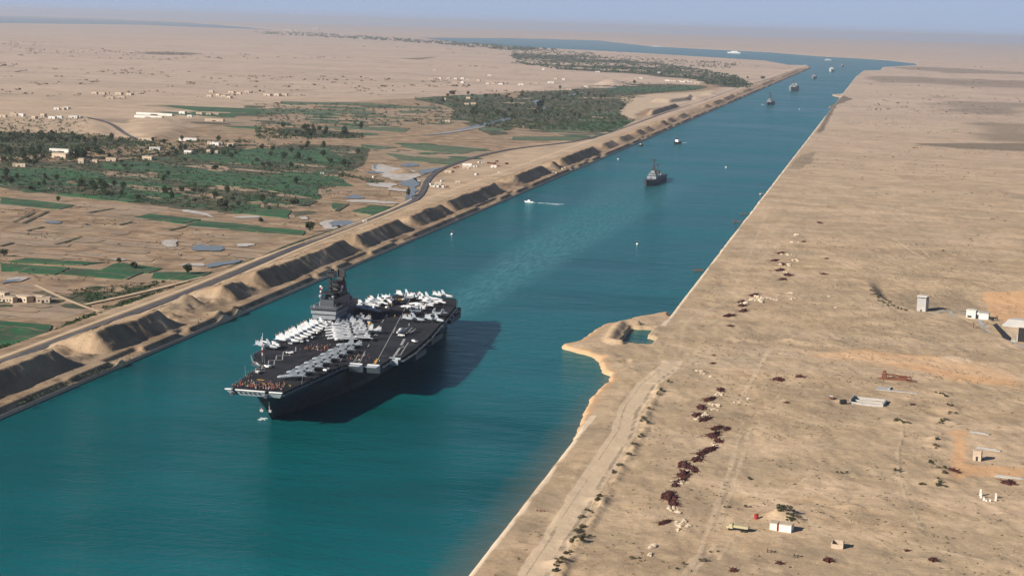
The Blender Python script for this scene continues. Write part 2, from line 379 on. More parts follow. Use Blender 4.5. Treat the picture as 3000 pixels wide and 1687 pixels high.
ys = list(np.arange(280, 580, 8.))+steps(580, 1500, lambda y: max(1.35, .0014*y))
ys += steps(ys[-1]+2, 62000, lambda y: .003*y*(y/1500)**.5)
gx, gy = np.meshgrid(np.array(xs), np.array(ys)); nx, ny = len(xs), len(ys)
gz = height(gx.ravel(), gy.ravel()).reshape(gx.shape)
X, Y = gx.ravel(), gy.ravel(); D = landd(X, Y)
# what lies on the ground (kinds of soil, and painted shade on the left bank), as plain masks
dark = np.zeros(X.shape); pale = np.zeros(X.shape); ora = np.zeros(X.shape); trk = np.zeros(X.shape); soil = np.zeros(X.shape)
def mask(arr, P, s=1., soft=3., wob=6., L=25.):
    P = np.array(P); e = wob*3+soft*2
    k = np.nonzero((X > P[:,0].min()-e) & (X < P[:,0].max()+e) & (Y > P[:,1].min()-e) & (Y < P[:,1].max()+e))[0]
    if not len(k): return
    x, y = X[k], Y[k]; d_ = sdf(x, y, P)+fbm(x, y, L, 71, 3)*wob
    arr[k] = np.maximum(arr[k], s*(1-sm(d_, -soft, soft)))
def line(arr, P, w, s=1., soft=.8, wob=.8):
    P = np.array(P); e = w+soft+wob+2
    k = np.nonzero((X > P[:,0].min()-e) & (X < P[:,0].max()+e) & (Y > P[:,1].min()-e) & (Y < P[:,1].max()+e))[0]
    if not len(k): return
    x, y = X[k], Y[k]; d_ = pdist(x, y, P)+fbm(x, y, 9, 77, 3)*wob
    arr[k] = np.maximum(arr[k], s*(1-sm(d_, w, w+soft)))
mask(soil, FARM, 1., 30, 30, 120)
soil = np.maximum(soil, .95*sm(-X, 418, 424)*(1-sm(-X, 466, 478))*(Y < 9500)*np.clip(1.0+fbm(X, Y, 28, 73, 3)*.9, .35, 1))
right = X > -279
np.maximum(pale, np.where(right & ((Y < 850) | (Y > 1128)) & (X < -130) & (Y < 9500), (1-sm(np.abs(X+136.6+fbm(X*0, Y, 40, 89, 3)*1.), .9, 2.2))*np.clip(.9+fbm(X, Y, 30, 90, 3)*1.2, .15, 1), 0), out=pale)
np.maximum(pale, np.where((~right) & (X > -419.6) & (Y < 10500), .6, 0), out=pale)
np.maximum(dark, np.where((~right) & (X < -418.8) & (X > -421.9) & (Y < 10500), .55+.4*fbm(X, Y, 14, 81, 3), 0), out=dark)  # shade of the steep bank face, painted into the colour
np.maximum(ora, np.where(right & (D > 0) & (D < 7) & (X < -138), .62, 0), out=ora)
mask(ora, G(QB, [(2150,20),(2900,20),(2900,290),(2500,300),(2350,250),(2240,200)]), .8, 3, 3)
mask(ora, G(QB, [(1000,640),(1900,720),(2576,900),(2576,1020),(1900,960),(1100,760),(300,690),(600,640)]), .8, 10, 7)
mask(pale, G(QA, [(1650,700),(2000,560),(2576,575),(2576,830),(2200,800),(1700,900),(1500,860)])+[], .45, 7, 8)
mask(pale, G(QB, [(-350,600),(0,590),(900,650),(1900,715),(2700,870),(2700,1010),(1900,880),(900,740),(0,720),(-350,720)]), .48, 9, 10)
mask(ora, G(QB, [(200,600),(900,650),(1900,715),(2700,870),(2700,1100),(1900,950),(900,790),(300,720)]), .5, 9, 10)
mask(dark, G(QB, [(-300,480),(0,470),(600,480),(1200,520),(2200,640),(2700,830),(2200,700),(1200,620),(500,600),(0,575),(-300,560)]), .45, 8, 9, 30)
mask(dark, G(QD, [(1200,1000),(2036,1050),(2036,1449),(1400,1449),(600,1300)]), .28, 8, 9, 30)
mask(dark, G(QE, [(500,0),(1100,100),(1200,500),(1050,620),(500,450),(100,300)]), .28, 8, 9, 30)
_r = random.Random(4)
for k in range(26):
    x0, y0 = _r.uniform(-118, 40), _r.uniform(600, 1500); a = _r.choice((1.57, 1.35, .5, .25, 2.6, 1.8))+_r.uniform(-.25, .25); P = []
    for j in range(_r.randint(6, 14)): P.append((x0, y0)); a += _r.uniform(-.12, .12); st_ = 11+y0*.006; x0 += math.cos(a)*st_; y0 += math.sin(a)*st_*1.4
    line(trk, P, .5, _r.uniform(.4, .65), .9, .5); line(dark, [(x+1.3, y) for x, y in P], .15, _r.uniform(.35, .6), .8, .4)
mask(ora, G(QE, [(1300,0),(1480,0),(1500,330),(2036,380),(2036,480),(1500,470),(1380,560),(1260,450),(1290,300)]), .8, 5, 4)
mask(pale, G(QB, [(1750,700),(2020,715),(2100,760),(1900,770),(1700,730)]), .6, 4, 3)
mask(pale, G(QB, [(2380,480),(2330,420),(2420,300),(2700,300),(2700,400)]), .5, 2, 1)
mask(pale, G(QA, [(1720,640),(2300,520),(2576,500),(2576,560),(2000,700),(1700,760)]), .35, 4, 4)
for P in [[(920,760),(1500,775),(2500,810),(2900,830),(2900,905),(2100,880),(1500,845),(1000,830),(920,800)],
          [(1480,1030),(1900,1020),(2900,1050),(2900,1150),(2300,1180),(1950,1150),(1600,1100)],
          [(1760,1230),(2050,1215),(2900,1260),(2900,1443),(2200,1443),(1900,1400),(2000,1300)],
          [(1150,680),(1500,670),(2100,700),(2900,740),(2900,765),(1800,740)],
          [(1500,930),(1750,960),(1900,990),(1600,990)]]: mask(dark, G(Q4, P), .62, 90, 110, 260)
mask(dark, G(Q8, [(1450,0),(2700,0),(2700,90),(2000,60),(1500,20)]), .7, 12, 12, 90)
mask(dark, G(Q8, [(300,120),(500,80),(450,200),(330,270),(180,260)]), .6, 5, 5, 30)
mask(dark, G(Q8, [(2200,440),(2700,520),(2700,590),(2350,540)]), .5, 8, 10, 50)
mask(dark, G(Q8, [(700,1230),(1300,1260),(2000,1290),(2700,1290),(2700,1480),(1700,1470),(1300,1360),(900,1300)]), .42, 8, 9, 50)
mask(dark, G(Q8, [(60,900),(500,880),(560,1080),(300,1320),(-50,1443),(-20,1100)]), .35, 8, 8, 30)
mask(dark, G(Q4, [(620,1060),(760,960),(860,1000),(700,1060),(560,1330),(480,1340),(560,1200)]), .8, 6, 6, 30)
mask(dark, G(Q2, [(1380,590),(1820,570),(1830,580),(1650,610)]), .8, 20, 25, 80)
mask(dark, G(Q1, [(1400,520),(1950,530),(2100,550),(1700,555),(1400,545)]), .8, 30, 40, 120)
mask(dark, G(Q1, [(-200,570),(300,600),(900,620),(2576,650),(2576,690),(1500,690),(300,660),(-200,620)]), .3, 90, 60, 300)
mask(dark, G(Q5, [(-60,40),(500,60),(1000,90),(1700,0),(1500,-60),(400,-80)]), .6, 20, 20, 60)
mask(pale, G(Q3, [(380,830),(420,850),(300,850)]), .6, 8, 8, 40)
mask(pale, G(Q1, [(840,1190),(960,1200),(1320,1320),(1280,1400),(1000,1300)]), .4, 8, 6, 40)
mask(pale, G(Q3, [(1050,990),(1400,940),(1750,930),(2000,900),(2100,930),(1700,1050),(1350,1100),(1240,1200),(1000,1150)], 3), .6, 14, 12, 60)
mask(dark, G(QB, [(1010,-10),(1300,-20),(2000,10),(2200,150),(2050,195),(1700,170),(1400,150),(1280,110)]), .55, 6, 6, 30)
for a_ in [(1500,800),(1940,810)]: mask(pale, G(Q3, [(a_[0],a_[1]),(a_[0]+180,a_[1]+20),(a_[0]+100,a_[1]+30)]), .6, 20, 15, 60)
mask(pale, G(Q4, [(1560,780),(1900,790),(2200,815),(1900,805)]), .8, 20, 18, 90)
# tracks
TR = G(QC, [(900,1449),(1070,1180),(1240,900),(1450,560),(1640,250),(1790,20)])+G(QA, [(1180,1250),(1350,1000),(1560,830),(1690,640),(1720,420),(1790,330),(2200,120)])+G(ident, [(2150,850),(2200,740),(2255,600)])
trk_d = pdist(X, Y, TR); trk_w = fbm(X, Y, 12, 83, 3)
np.maximum(trk, .95*(1-sm(trk_d+trk_w*1.2, 5.4, 7.4))*(Y < 1010), out=trk); np.maximum(trk, .5*(1-sm(trk_d+trk_w, 1.6, 2.4)), out=trk)
for o_ in (3.4, -3.0, 4.6):
    P = [(x+o_, y) for x, y in TR[:9]]; line(dark, P, .25, .6, .7, .7)
np.maximum(dark, .55*(1-sm(np.abs(pdist(X, Y, [(x+9.5, y) for x, y in TR[:7]])), .5, 2.2+.0*trk_w))*sm(fbm(X, Y, 7, 87, 3), -.15, .35), out=dark)
for P, w in [(G(QD, [(700,1449),(860,1180),(960,900),(1060,600),(1190,250),(1250,0)]),1.),(G(QD, [(780,1449),(1000,1130),(1080,760),(1170,590),(1300,180),(1340,0)]),.8),
      (G(QB, [(-300,1180),(0,650),(1000,760),(1900,930),(2576,1110)]),1.3),(G(QB, [(0,700),(900,735),(2576,790)]),.9),(G(QD, [(1170,590),(1600,680),(1800,780),(1960,940)]),.9),
      (G(QE, [(0,760),(200,860),(460,980),(900,1110),(1600,1320)]),1.),(G(QE, [(0,960),(400,1040),(760,1160)]),.7),(G(Q8, [(1050,910),(1250,960),(1450,1090),(1640,1200),(2000,1330)]),1.4),
      (G(Q8, [(1450,1010),(1560,1080),(1640,1160)]),1.),(G(QA, [(1000,860),(1500,880),(2100,930)]),1.2),(G(QA, [(1000,800),(1500,760),(2576,700)]),1.)]:
    line(trk, P, w*.9, .62, 1.4, 1.6); line(dark, [(x+w+.7, y) for x, y in P], .2, .5, .9, 1.); line(dark, [(x-w*.8, y) for x, y in P], .2, .4, .9, 1.)
for k, (q, x, y, r) in enumerate([(QE,840,960,9),(QE,840,960,7),(QE,300,790,6),(QE,300,790,4),(QE,170,790,7)]):
    c_ = at(*q(x, y), 2); line(dark, [(c_[0]+r*math.cos(a), c_[1]+r*1.6*math.sin(a)) for a in np.linspace(-1.2, 1.4, 9)], .3, .5, .8, .4)
clump = fbm(X, Y, 6, 91, 3); np.maximum(dark, .5*sm(clump, .38, .6)*right*(D > 12)*(Y < 1600), out=dark)
clump = fbm(X, Y, 34, 93, 4); np.maximum(dark, .42*sm(clump, .25, .6)*right*(D > 12), out=dark)
clump = fbm(X/2.6, Y, 40, 95, 4); np.maximum(dark, .7*sm(clump, .42, .56)*(~right)*(X < -650)*(1-soil), out=dark)
me = bpy.data.meshes.new('ground')
ii = np.arange((ny-1)*(nx-1)); r_, c_ = ii//(nx-1), ii % (nx-1); v0 = r_*nx+c_
quads = np.stack([v0, v0+1, v0+nx+1, v0+nx], 1).astype(np.int32)
me.vertices.add(nx*ny); me.vertices.foreach_set('co', np.stack([X, Y, gz.ravel()], 1).ravel())
me.loops.add(quads.size); me.loops.foreach_set('vertex_index', quads.ravel())
me.polygons.add(len(quads)); me.polygons.foreach_set('loop_start', np.arange(0, quads.size, 4, dtype=np.int32))
me.polygons.foreach_set('use_smooth', np.ones(len(quads), bool))
for nm, arr in (('dark',dark),('pale',pale),('orange',ora),('track',trk),('soil',soil)):
    a_ = me.attributes.new(nm, 'FLOAT', 'POINT'); a_.data.foreach_set('value', np.clip(arr, 0, 1).astype(np.float32))
me.update(calc_edges=True)
ground = bpy.data.objects.new('ground', me); COL.objects.link(ground); tag(ground, kind='structure')
m, t, b = newmat('desert_sand')
co = mapco(t); att = lambda nme: N(t, 'ShaderNodeAttribute', attribute_name=nme).outputs['Fac']
nF = noise(t, co, .55, 4, .7); nM = noise(t, co, .09, 4, .6); nL = noise(t, co, .012, 4, .6); nX = noise(t, mapco(t, (.35,1,1)), .0022, 5, .6)
sp = N(t, 'ShaderNodeSeparateXYZ'); t.links.new(co, sp.inputs[0])
nS = noise(t, mapco(t, (.16,.42,1), .35), 1., 5, .68); nG = noise(t, co, .035, 5, .62)
nB = noise(t, mapco(t, (.5,1,1), .3), .016, 4, .6)
c0 = mixc(t, rampf(t, nM, .32, .68), (.44,.31,.19), (.53,.39,.25))
c0 = mixc(t, rampf(t, nB, .50, .58, 0, .8), c0, (.62,.455,.31))
c0 = mixc(t, rampf(t, nB, .47, .38, 0, .8), c0, (.335,.24,.155))
c0 = mixc(t, rampf(t, nL, .38, .62, 0, .85), c0, (.41,.31,.205))
c0 = mixc(t, rampf(t, nG, .50, .68, 0, .75), c0, (.31,.235,.155))
c0 = mixc(t, rampf(t, nG, .47, .34, 0, .9), c0, (.555,.415,.27))
c0 = mixc(t, rampf(t, nS, .53, .68, 0, .5), c0, (.19,.155,.105))
nP = noise(t, mapco(t, (.9,1.6,1), .35), 1., 3, .75); c0 = mixc(t, rampf(t, nP, .56, .70, 0, .5), c0, (.20,.165,.115)); c0 = mixc(t, rampf(t, nP, .42, .30, 0, .5), c0, (.62,.49,.34))
c0 = mixc(t, rampf(t, nF, .58, .74, 0, .65), c0, (.20,.165,.115))
c0 = mixc(t, rampf(t, nF, .40, .25, 0, .7), c0, (.60,.47,.33))
nY = noise(t, mapco(t, (.25,1,1), .1), .02, 5, .65)
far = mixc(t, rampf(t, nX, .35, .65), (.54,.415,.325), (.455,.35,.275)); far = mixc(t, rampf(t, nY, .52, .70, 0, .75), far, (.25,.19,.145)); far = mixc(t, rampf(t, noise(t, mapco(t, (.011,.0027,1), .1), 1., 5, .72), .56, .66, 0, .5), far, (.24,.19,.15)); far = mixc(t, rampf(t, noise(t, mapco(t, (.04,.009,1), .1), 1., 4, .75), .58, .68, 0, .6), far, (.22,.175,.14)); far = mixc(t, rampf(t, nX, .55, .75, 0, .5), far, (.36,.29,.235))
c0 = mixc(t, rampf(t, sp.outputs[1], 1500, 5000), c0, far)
sl = mixc(t, rampf(t, nM, .35, .65), (.40,.275,.175), (.25,.18,.12)); sl = mixc(t, rampf(t, nG, .50, .62, 0, .75), sl, (.165,.12,.08)); sl = mixc(t, rampf(t, nG, .45, .36, 0, .7), sl, (.45,.35,.25))
sl = mixc(t, rampf(t, nL, .5, .62, 0, .5), sl, (.30,.24,.17)); sl = mixc(t, rampf(t, nF, .52, .70, 0, .6), sl, (.15,.115,.075))
c0 = mixc(t, att('soil'), c0, sl)
def soft(a_, nn, lo=.35, hi=.6):   # a mask broken up by noise
    return rampf(t, mth(t, 'ADD', mth(t, 'MULTIPLY', nn, .5), mth(t, 'MULTIPLY', a_, .75)), lo+.2, hi+.2)
c0 = mixc(t, mth(t, 'MULTIPLY', soft(att('orange'), nM), .8), c0, (.60,.36,.19))
c0 = mixc(t, mth(t, 'MULTIPLY', soft(att('track'), nF), .8), c0, (.60,.465,.325))
c0 = mixc(t, mth(t, 'MULTIPLY', soft(att('pale'), nF), .85), c0, (.68,.55,.41))
c0 = mixc(t, mth(t, 'MULTIPLY', soft(att('dark'), nF), .8), c0, (.115,.10,.075))
t.links.new(c0, b.inputs['Base Color']); b.inputs['Roughness'].default_value = .95; b.inputs['Specular IOR Level'].default_value = .1
hh = mth(t, 'ADD', mth(t, 'MULTIPLY', nF, .5), mth(t, 'MULTIPLY', nM, 1.6))
bump(t, hh, .5, .8, b)
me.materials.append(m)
# ---------------------------------------------------------------- water
m, t, b = newmat('canal_water')
co = mapco(t); sp = N(t, 'ShaderNodeSeparateXYZ'); t.links.new(co, sp.inputs[0])
w1 = noise(t, mapco(t, (.22,.5,1), .2), 1., 4, .62); w2 = noise(t, mapco(t, (.05,.11,1), .3), 1., 3, .6); w3 = noise(t, mapco(t, (.5,1,1), .25), .007, 3, .55)
deep = mixc(t, rampf(t, w3, .35, .68), (.0004,.064,.066), (.003,.118,.132))
sh = mth(t, 'MULTIPLY', rampf(t, mth(t, 'ADD', sp.outputs[0], mth(t, 'MULTIPLY', w2, 14)), -149, -130), rampf(t, sp.outputs[1], 1100, 900))
deep = mixc(t, mth(t, 'MULTIPLY', sh, .7), deep, (.12,.115,.08))
ay = rampf(t, sp.outputs[1], 1070, 1130); by = rampf(t, sp.outputs[1], 2700, 1500); wd = rampf(t, sp.outputs[1], 1080, 2600, 20, 75)
ed = mth(t, 'ADD', mth(t, 'ABSOLUTE', mth(t, 'ADD', sp.outputs[0], 288)), mth(t, 'MULTIPLY', w2, 34))
wk = mth(t, 'MULTIPLY', mth(t, 'MULTIPLY', rampf(t, mth(t, 'SUBTRACT', ed, wd), 22, 0), ay), by)
streak = noise(t, mapco(t, (.30,.05,1), -.25), 1., 4, .6)
deep = mixc(t, mth(t, 'MULTIPLY', wk, rampf(t, streak, .35, .66, .2, .95)), deep, (.06,.21,.235))
t.links.new(deep, b.inputs['Base Color']); b.inputs['IOR'].default_value = 1.33
b.inputs['Roughness'].default_value = 1.; b.inputs['Specular IOR Level'].default_value = 0.
amp = rampf(t, w3, .35, .65, .2, 1.25)
hh = mth(t, 'MULTIPLY', mth(t, 'ADD', mth(t, 'MULTIPLY', w1, .75), mth(t, 'MULTIPLY', w2, 1.6)), mth(t, 'ADD', amp, mth(t, 'MULTIPLY', wk, .7)))
nb = bump(t, hh, 1., 1.1); bump(t, hh, .55, .8, b)
fr = N(t, 'ShaderNodeFresnel'); fr.inputs[0].default_value = 1.33; t.links.new(nb, fr.inputs[1])
gl = N(t, 'ShaderNodeBsdfGlossy'); gl.inputs['Color'].default_value = (.66,.93,1,1); gl.inputs['Roughness'].default_value = .16; t.links.new(nb, gl.inputs['Normal'])
mx = N(t, 'ShaderNodeMixShader'); t.links.new(rampf(t, fr.outputs[0], 0, 1, 0., .58), mx.inputs[0]); t.links.new(b.outputs[0], mx.inputs[1]); t.links.new(gl.outputs[0], mx.inputs[2])
t.links.new(mx.outputs[0], t.nodes['Material Output'].inputs[0]); M['water'] = m
wb = MB(); wb.sheet([(-420,265),(-120,265),(-120,9000),(-420,9000)], 0.0); wb.sheet([(-61000,9000),(43000,9000),(43000,61300),(-61000,61300)], 0.0)
tag(wb.build('water', m), kind='structure')
pm, t, b = newmat('pond_water'); b.inputs['Base Color'].default_value = (.17,.19,.20,1); b.inputs['Roughness'].default_value = .3; b.inputs['IOR'].default_value = 1.33
bump(t, noise(t, mapco(t), .4, 3), .25, .3, b)
# ---------------------------------------------------------------- fields and patches on the farm plain, traced plot by plot
def jitter(P, a):
    out = []
    for k in range(len(P)):
        p, q = np.array(P[k]), np.array(P[(k+1) % len(P)]); L_ = np.linalg.norm(q-p); n_ = max(1, min(40, int(L_/max(9., a*4)))); e = (q-p)/max(L_, 1e-6); nn_ = np.array([-e[1], e[0]])
        for j in range(n_):
            c = p+(q-p)*j/n_; v = fbm(c[0:1], c[1:2], 38, 97, 3)[0]*2.2
            out.append(tuple(c+nn_*a*(v+random.uniform(-.25,.25))))
    return out
def chaikin(P, n):
    for _ in range(n):
        Q = []
        for k in range(len(P)):
            a, c = np.array(P[k]), np.array(P[(k+1) % len(P)]); Q += [tuple(a*.75+c*.25), tuple(a*.25+c*.75)]
        P = Q
    return P
def patches(name, mat, lst, z, kind='structure', h=0, jit=1.6):
    mb = MB()
    for i_, (q, pts) in enumerate(lst):
        if z > 2.05: z += .0015
        pts = [((x+45*(x > 2570)-45*(x <= 0 and q is not Q5 and q is not Q9)) if q in (Q1,Q2,Q5,Q6) else x, y) for x, y in pts]
        P = jitter(chaikin(G(q, pts, z), 2) if jit > 3 else G(q, pts, z), min(jit, 5.) if jit < 20 else jit)
        if h: mb.prism(P, 1.9, z)
        else: mb.sheet(P, z)
    return tag(mb.build(name, mat), kind=kind)
SC = [(Q5,[(-200,190),(600,180),(1000,190),(1700,110),(2576,-8),(2576,720),(2100,690),(1300,590),(600,520),(-200,440)]),
      (Q6,[(0,-10),(1150,30),(1140,100),(1050,270),(850,310),(640,560),(440,640),(0,720)]), (Q6,[(870,310),(1300,380),(1200,410),(1000,350)]), (Q6,[(370,690),(600,680),(480,740),(330,750)]),
      (Q1,[(-200,1330),(500,1340),(800,1340),(900,1400),(1500,1425),(1500,1460),(-200,1500)]), (Q5,[(-200,20),(900,0),(1100,40),(300,130),(-200,140)]),
      (Q3,[(0,930),(600,910),(900,830),(1050,830),(1200,850),(1700,850),(2000,870),(1900,905),(1250,955),(1050,985),(1180,1060),(1050,1130),(1230,1215),(1100,1290),(1000,1335),(600,1345),(0,1300)]),
      (Q2,[(1560,990),(2000,960),(2576,940),(2576,1330),(2350,1380),(2250,1300),(1950,1200),(2000,1080),(1600,1010)]), (Q2,[(200,1290),(400,1280),(1050,1340),(1080,1390),(500,1390),(220,1350)]),
      (Q2,[(1100,1255),(1400,1240),(1380,1265),(1150,1275)]), (Q2,[(0,1215),(350,1235),(330,1250),(0,1245)]), (Q2,[(0,1110),(400,1125),(350,1150),(0,1165)]),
      (Q9,[(1010,210),(1300,125),(1700,20),(1950,-60),(2080,-70),(2000,-10),(1600,90),(1250,210),(1080,240)]), (Q9,[(700,60),(1100,40),(1700,-60),(1500,20),(900,170),(760,150)]),
      (Q9,[(0,590),(350,540),(900,270),(1060,275),(900,350),(500,520),(200,610),(0,660)])]
patches('scrub', M['scrub'], SC, 2.06, 'stuff', 0, 9.)
FL = [(Q5,[(0,895),(580,930),(770,960),(560,1025),(0,1000)]),(Q5,[(1080,285),(1600,330),(1500,362),(1050,320)]),(Q5,[(1850,318),(2200,335),(2100,352),(1850,336)]),(Q5,[(2100,440),(2576,468),(2576,490),(2100,460)]),
      (Q5,[(1060,402),(1700,470),(2300,545),(2576,570),(2576,604),(2200,560),(1300,450),(1060,425)]),(Q6,[(500,450),(880,470),(650,520),(480,490)]),(Q6,[(120,590),(330,622),(330,645),(100,618)]),
      (Q6,[(160,260),(400,275),(830,320),(820,335),(300,285)]),(Q5,[(850,600),(1700,640),(1650,690),(1300,720),(900,690)]),(Q1,[(900,1190),(1400,1200),(2576,1190),(2576,1240),(1300,1250)]),
      (Q2,[(0,1180),(900,1190),(1600,1240),(1500,1255),(600,1215),(0,1212)]),(Q2,[(1400,1090),(2000,1110),(2000,1135),(1500,1130)]),(Q3,[(780,1170),(1020,1182),(1020,1192),(800,1184)]),(Q3,[(400,1340),(900,1340),(850,1380),(500,1375)]),
      (Q6,[(1300,60),(1450,55),(2100,110),(2400,70),(2300,130),(2080,160),(1500,125),(1250,90)]),(Q9,[(0,-10),(330,-30),(500,80),(700,150),(900,240),(600,330),(0,310)])]
patches('fallow_soil', M['tanfield'], FL, 2.10)
CR = [(Q5,[(0,540),(430,585),(760,620),(600,662),(0,610)]),(Q5,[(1510,705),(2030,765),(1840,805),(1330,742)]),(Q5,[(2010,775),(2576,828),(2576,890),(1880,822)]),(Q6,[(0,828),(500,880),(470,920),(0,885)]),
      (Q5,[(260,1150),(880,1190),(1060,1195),(830,1225),(90,1190)]),(Q5,[(0,1200),(560,1240),(720,1250),(560,1315),(0,1280)]),(Q5,[(740,1250),(1000,1275),(1440,1290),(1280,1365),(600,1310)]),
      (Q5,[(1180,1200),(1640,1255),(1500,1300),(1020,1265)]),(Q5,[(1560,1290),(2130,1290),(1960,1385),(1500,1350)]),(Q5,[(0,255),(500,250),(1050,300),(1050,355),(400,330),(0,330)]),
      (Q5,[(1000,200),(1500,185),(2300,300),(2000,300),(1000,240)]),(Q5,[(1750,130),(2576,45),(2576,212),(2250,190)]),(Q5,[(1000,362),(1600,395),(1800,445),(1100,400)]),(Q5,[(600,500),(1300,520),(1600,580),(1300,588),(560,518)]),
      (Q5,[(1700,230),(2576,335),(2576,455),(2100,410),(1600,345)]),(Q5,[(2300,600),(2576,612),(2576,715),(2350,690)]),(Q5,[(0,345),(400,350),(560,400),(300,420),(0,400)]),(Q5,[(1300,460),(1900,520),(1700,560),(1250,500)]),
      (Q6,[(0,50),(700,60),(1000,190),(0,210)]),(Q6,[(270,285),(830,340),(980,430),(600,420),(150,320)]),(Q6,[(0,310),(500,370),(620,430),(640,560),(0,440)]),(Q6,[(0,530),(370,600),(340,615),(0,570)]),
      (Q6,[(0,650),(350,670),(330,750),(0,710)]),(Q6,[(780,600),(910,610),(830,660),(760,655)]),(Q6,[(1150,620),(1390,640),(1200,720),(960,680)]),(Q9,[(-100,335),(540,380),(530,420),(330,560),(0,610),(-100,640)]),
      (Q1,[(1600,1060),(2576,1095),(2576,1135),(2000,1120)]),(Q1,[(1900,1125),(2400,1145),(2350,1185),(2000,1165)]),(Q2,[(1880,1038),(2050,1058),(1950,1068)]),(Q3,[(600,1250),(1230,1212),(1090,1290),(700,1300)]),
      (Q3,[(1000,880),(1900,870),(1850,905),(1250,935),(950,930)]),(Q1,[(2250,1265),(2576,1275),(2576,1300),(2300,1280)])]
patches('green_crops', M['crop'], CR, 2.62, 'stuff', 1)
CY = [(Q6,[(1300,95),(1600,130),(2080,170),(1990,205),(1450,170)]),(Q6,[(1450,10),(1900,20),(2350,60),(2050,105),(1750,80),(1480,40)]),(Q6,[(1050,10),(1420,40),(1250,60),(1080,40)]),(Q2,[(250,1020),(1180,1040),(1150,1062),(250,1045)]),
      (Q2,[(0,1094),(700,1100),(1200,1120),(1190,1145),(600,1143),(0,1136)]),(Q2,[(1350,1068),(1880,1075),(1850,1095),(1380,1085)]),(Q2,[(550,1220),(850,1215),(800,1245),(560,1240)]),(Q2,[(600,1270),(1100,1275),(1550,1290),(1500,1330),(1100,1310),(650,1285)]),
      (Q2,[(2250,1285),(2500,1290),(2500,1315),(2280,1310)]),(Q2,[(950,1155),(1250,1170),(1600,1195),(1500,1200),(1000,1170)]),(Q2,[(1420,1115),(1700,1120),(1690,1140),(1450,1138)]),(Q3,[(300,1270),(1090,1285),(1000,1320),(400,1330)]),
      (Q3,[(0,1375),(500,1372),(740,1385),(600,1415),(0,1410)]),(Q3,[(750,1120),(1050,1130),(1100,1165),(800,1160)]),(Q2,[(2000,960),(2350,950),(2300,985),(2050,990)]),(Q2,[(1650,985),(1900,985),(1850,1000),(1700,1000)]),(Q3,[(640,1200),(1050,1205),(1200,1215),(700,1225)])]
patches('young_crops', M['crop2'], CY, 2.58, 'stuff', 1)
SA = [(Q6,[(1080,400),(1300,395),(1430,405),(1420,450),(1200,440)]),(Q6,[(410,745),(480,720),(550,740),(500,770)]),(Q6,[(680,790),(780,765),(760,870),(700,850)]),(Q6,[(920,575),(1100,566),(1400,590),(1400,604),(1150,592),(950,590)]),
      (Q5,[(1660,980),(1750,975),(1740,1040),(1680,1035)]),(Q5,[(1790,1210),(2080,1200),(2060,1240),(1800,1230)]),(Q5,[(2330,735),(2576,728),(2576,750),(2340,750)]),(Q5,[(2370,1010),(2550,1012),(2500,1035),(2380,1040)]),
      (Q5,[(100,1330),(350,1345),(240,1370),(40,1400),(40,1360)]),(Q6,[(760,850),(870,820),(910,822),(800,870)]),(Q6,[(1180,200),(1400,240),(1700,300),(1600,370),(1430,380),(1250,330),(1170,250)]),(Q5,[(1850,660),(2200,730),(2150,755),(1840,690)]),
      (Q6,[(1330,440),(1520,475),(1500,490),(1340,455)]),(Q5,[(1100,1160),(1300,1162),(1200,1180)]),(Q5,[(1780,1100),(1840,1105),(1820,1130),(1780,1125)])]
patches('salt_crust', M['salt'], SA, 2.66, jit=7.)
PO = [(Q6,[(950,500),(1080,520),(1070,555),(930,550)]),(Q6,[(780,770),(1040,785),(960,835),(860,822),(770,850)]),(Q6,[(1450,395),(1620,330),(1640,390),(1590,510),(1520,585),(1490,590),(1560,480),(1520,440),(1460,430)]),
      (Q6,[(1620,270),(1740,262),(1880,230),(1760,300),(1640,330)]),(Q6,[(1420,235),(1500,195),(1640,205),(1600,235)]),(Q6,[(1100,278),(1310,290),(1300,306),(1110,300)]),(Q6,[(1180,210),(1215,212),(1205,262),(1175,250)]),
      (Q5,[(470,780),(620,782),(612,802),(480,800)]),(Q5,[(810,800),(960,815),(950,830),(820,816)]),(Q5,[(1975,1035),(2000,1015),(2060,1010),(2040,1040),(2200,1025),(2225,1045),(2195,1082),(2100,1070),(1970,1080)]),
      (Q5,[(2060,1215),(2300,1180),(2440,1163),(2470,1178),(2150,1255),(2070,1250)]),(Q5,[(60,1365),(270,1358),(100,1390),(0,1420),(0,1395)]),
      (Q2,[(2576,1150),(2450,1205),(2200,1262),(1960,1325),(1700,1350),(1700,1362),(1980,1345),(2250,1285),(2480,1225),(2576,1180)]),(Q3,[(205,1015),(330,992),(330,1000),(240,1030),(300,1060),(355,1098),(280,1132),(260,1110),(285,1090),(210,1035)]),
      (Q3,[(550,965),(730,925),(740,935),(560,975)]),(Q3,[(980,880),(1060,872),(1040,895),(985,895)])]
o = patches('pond_water', pm, PO, 2.70, jit=4.)
o.name = 'water_ponds'
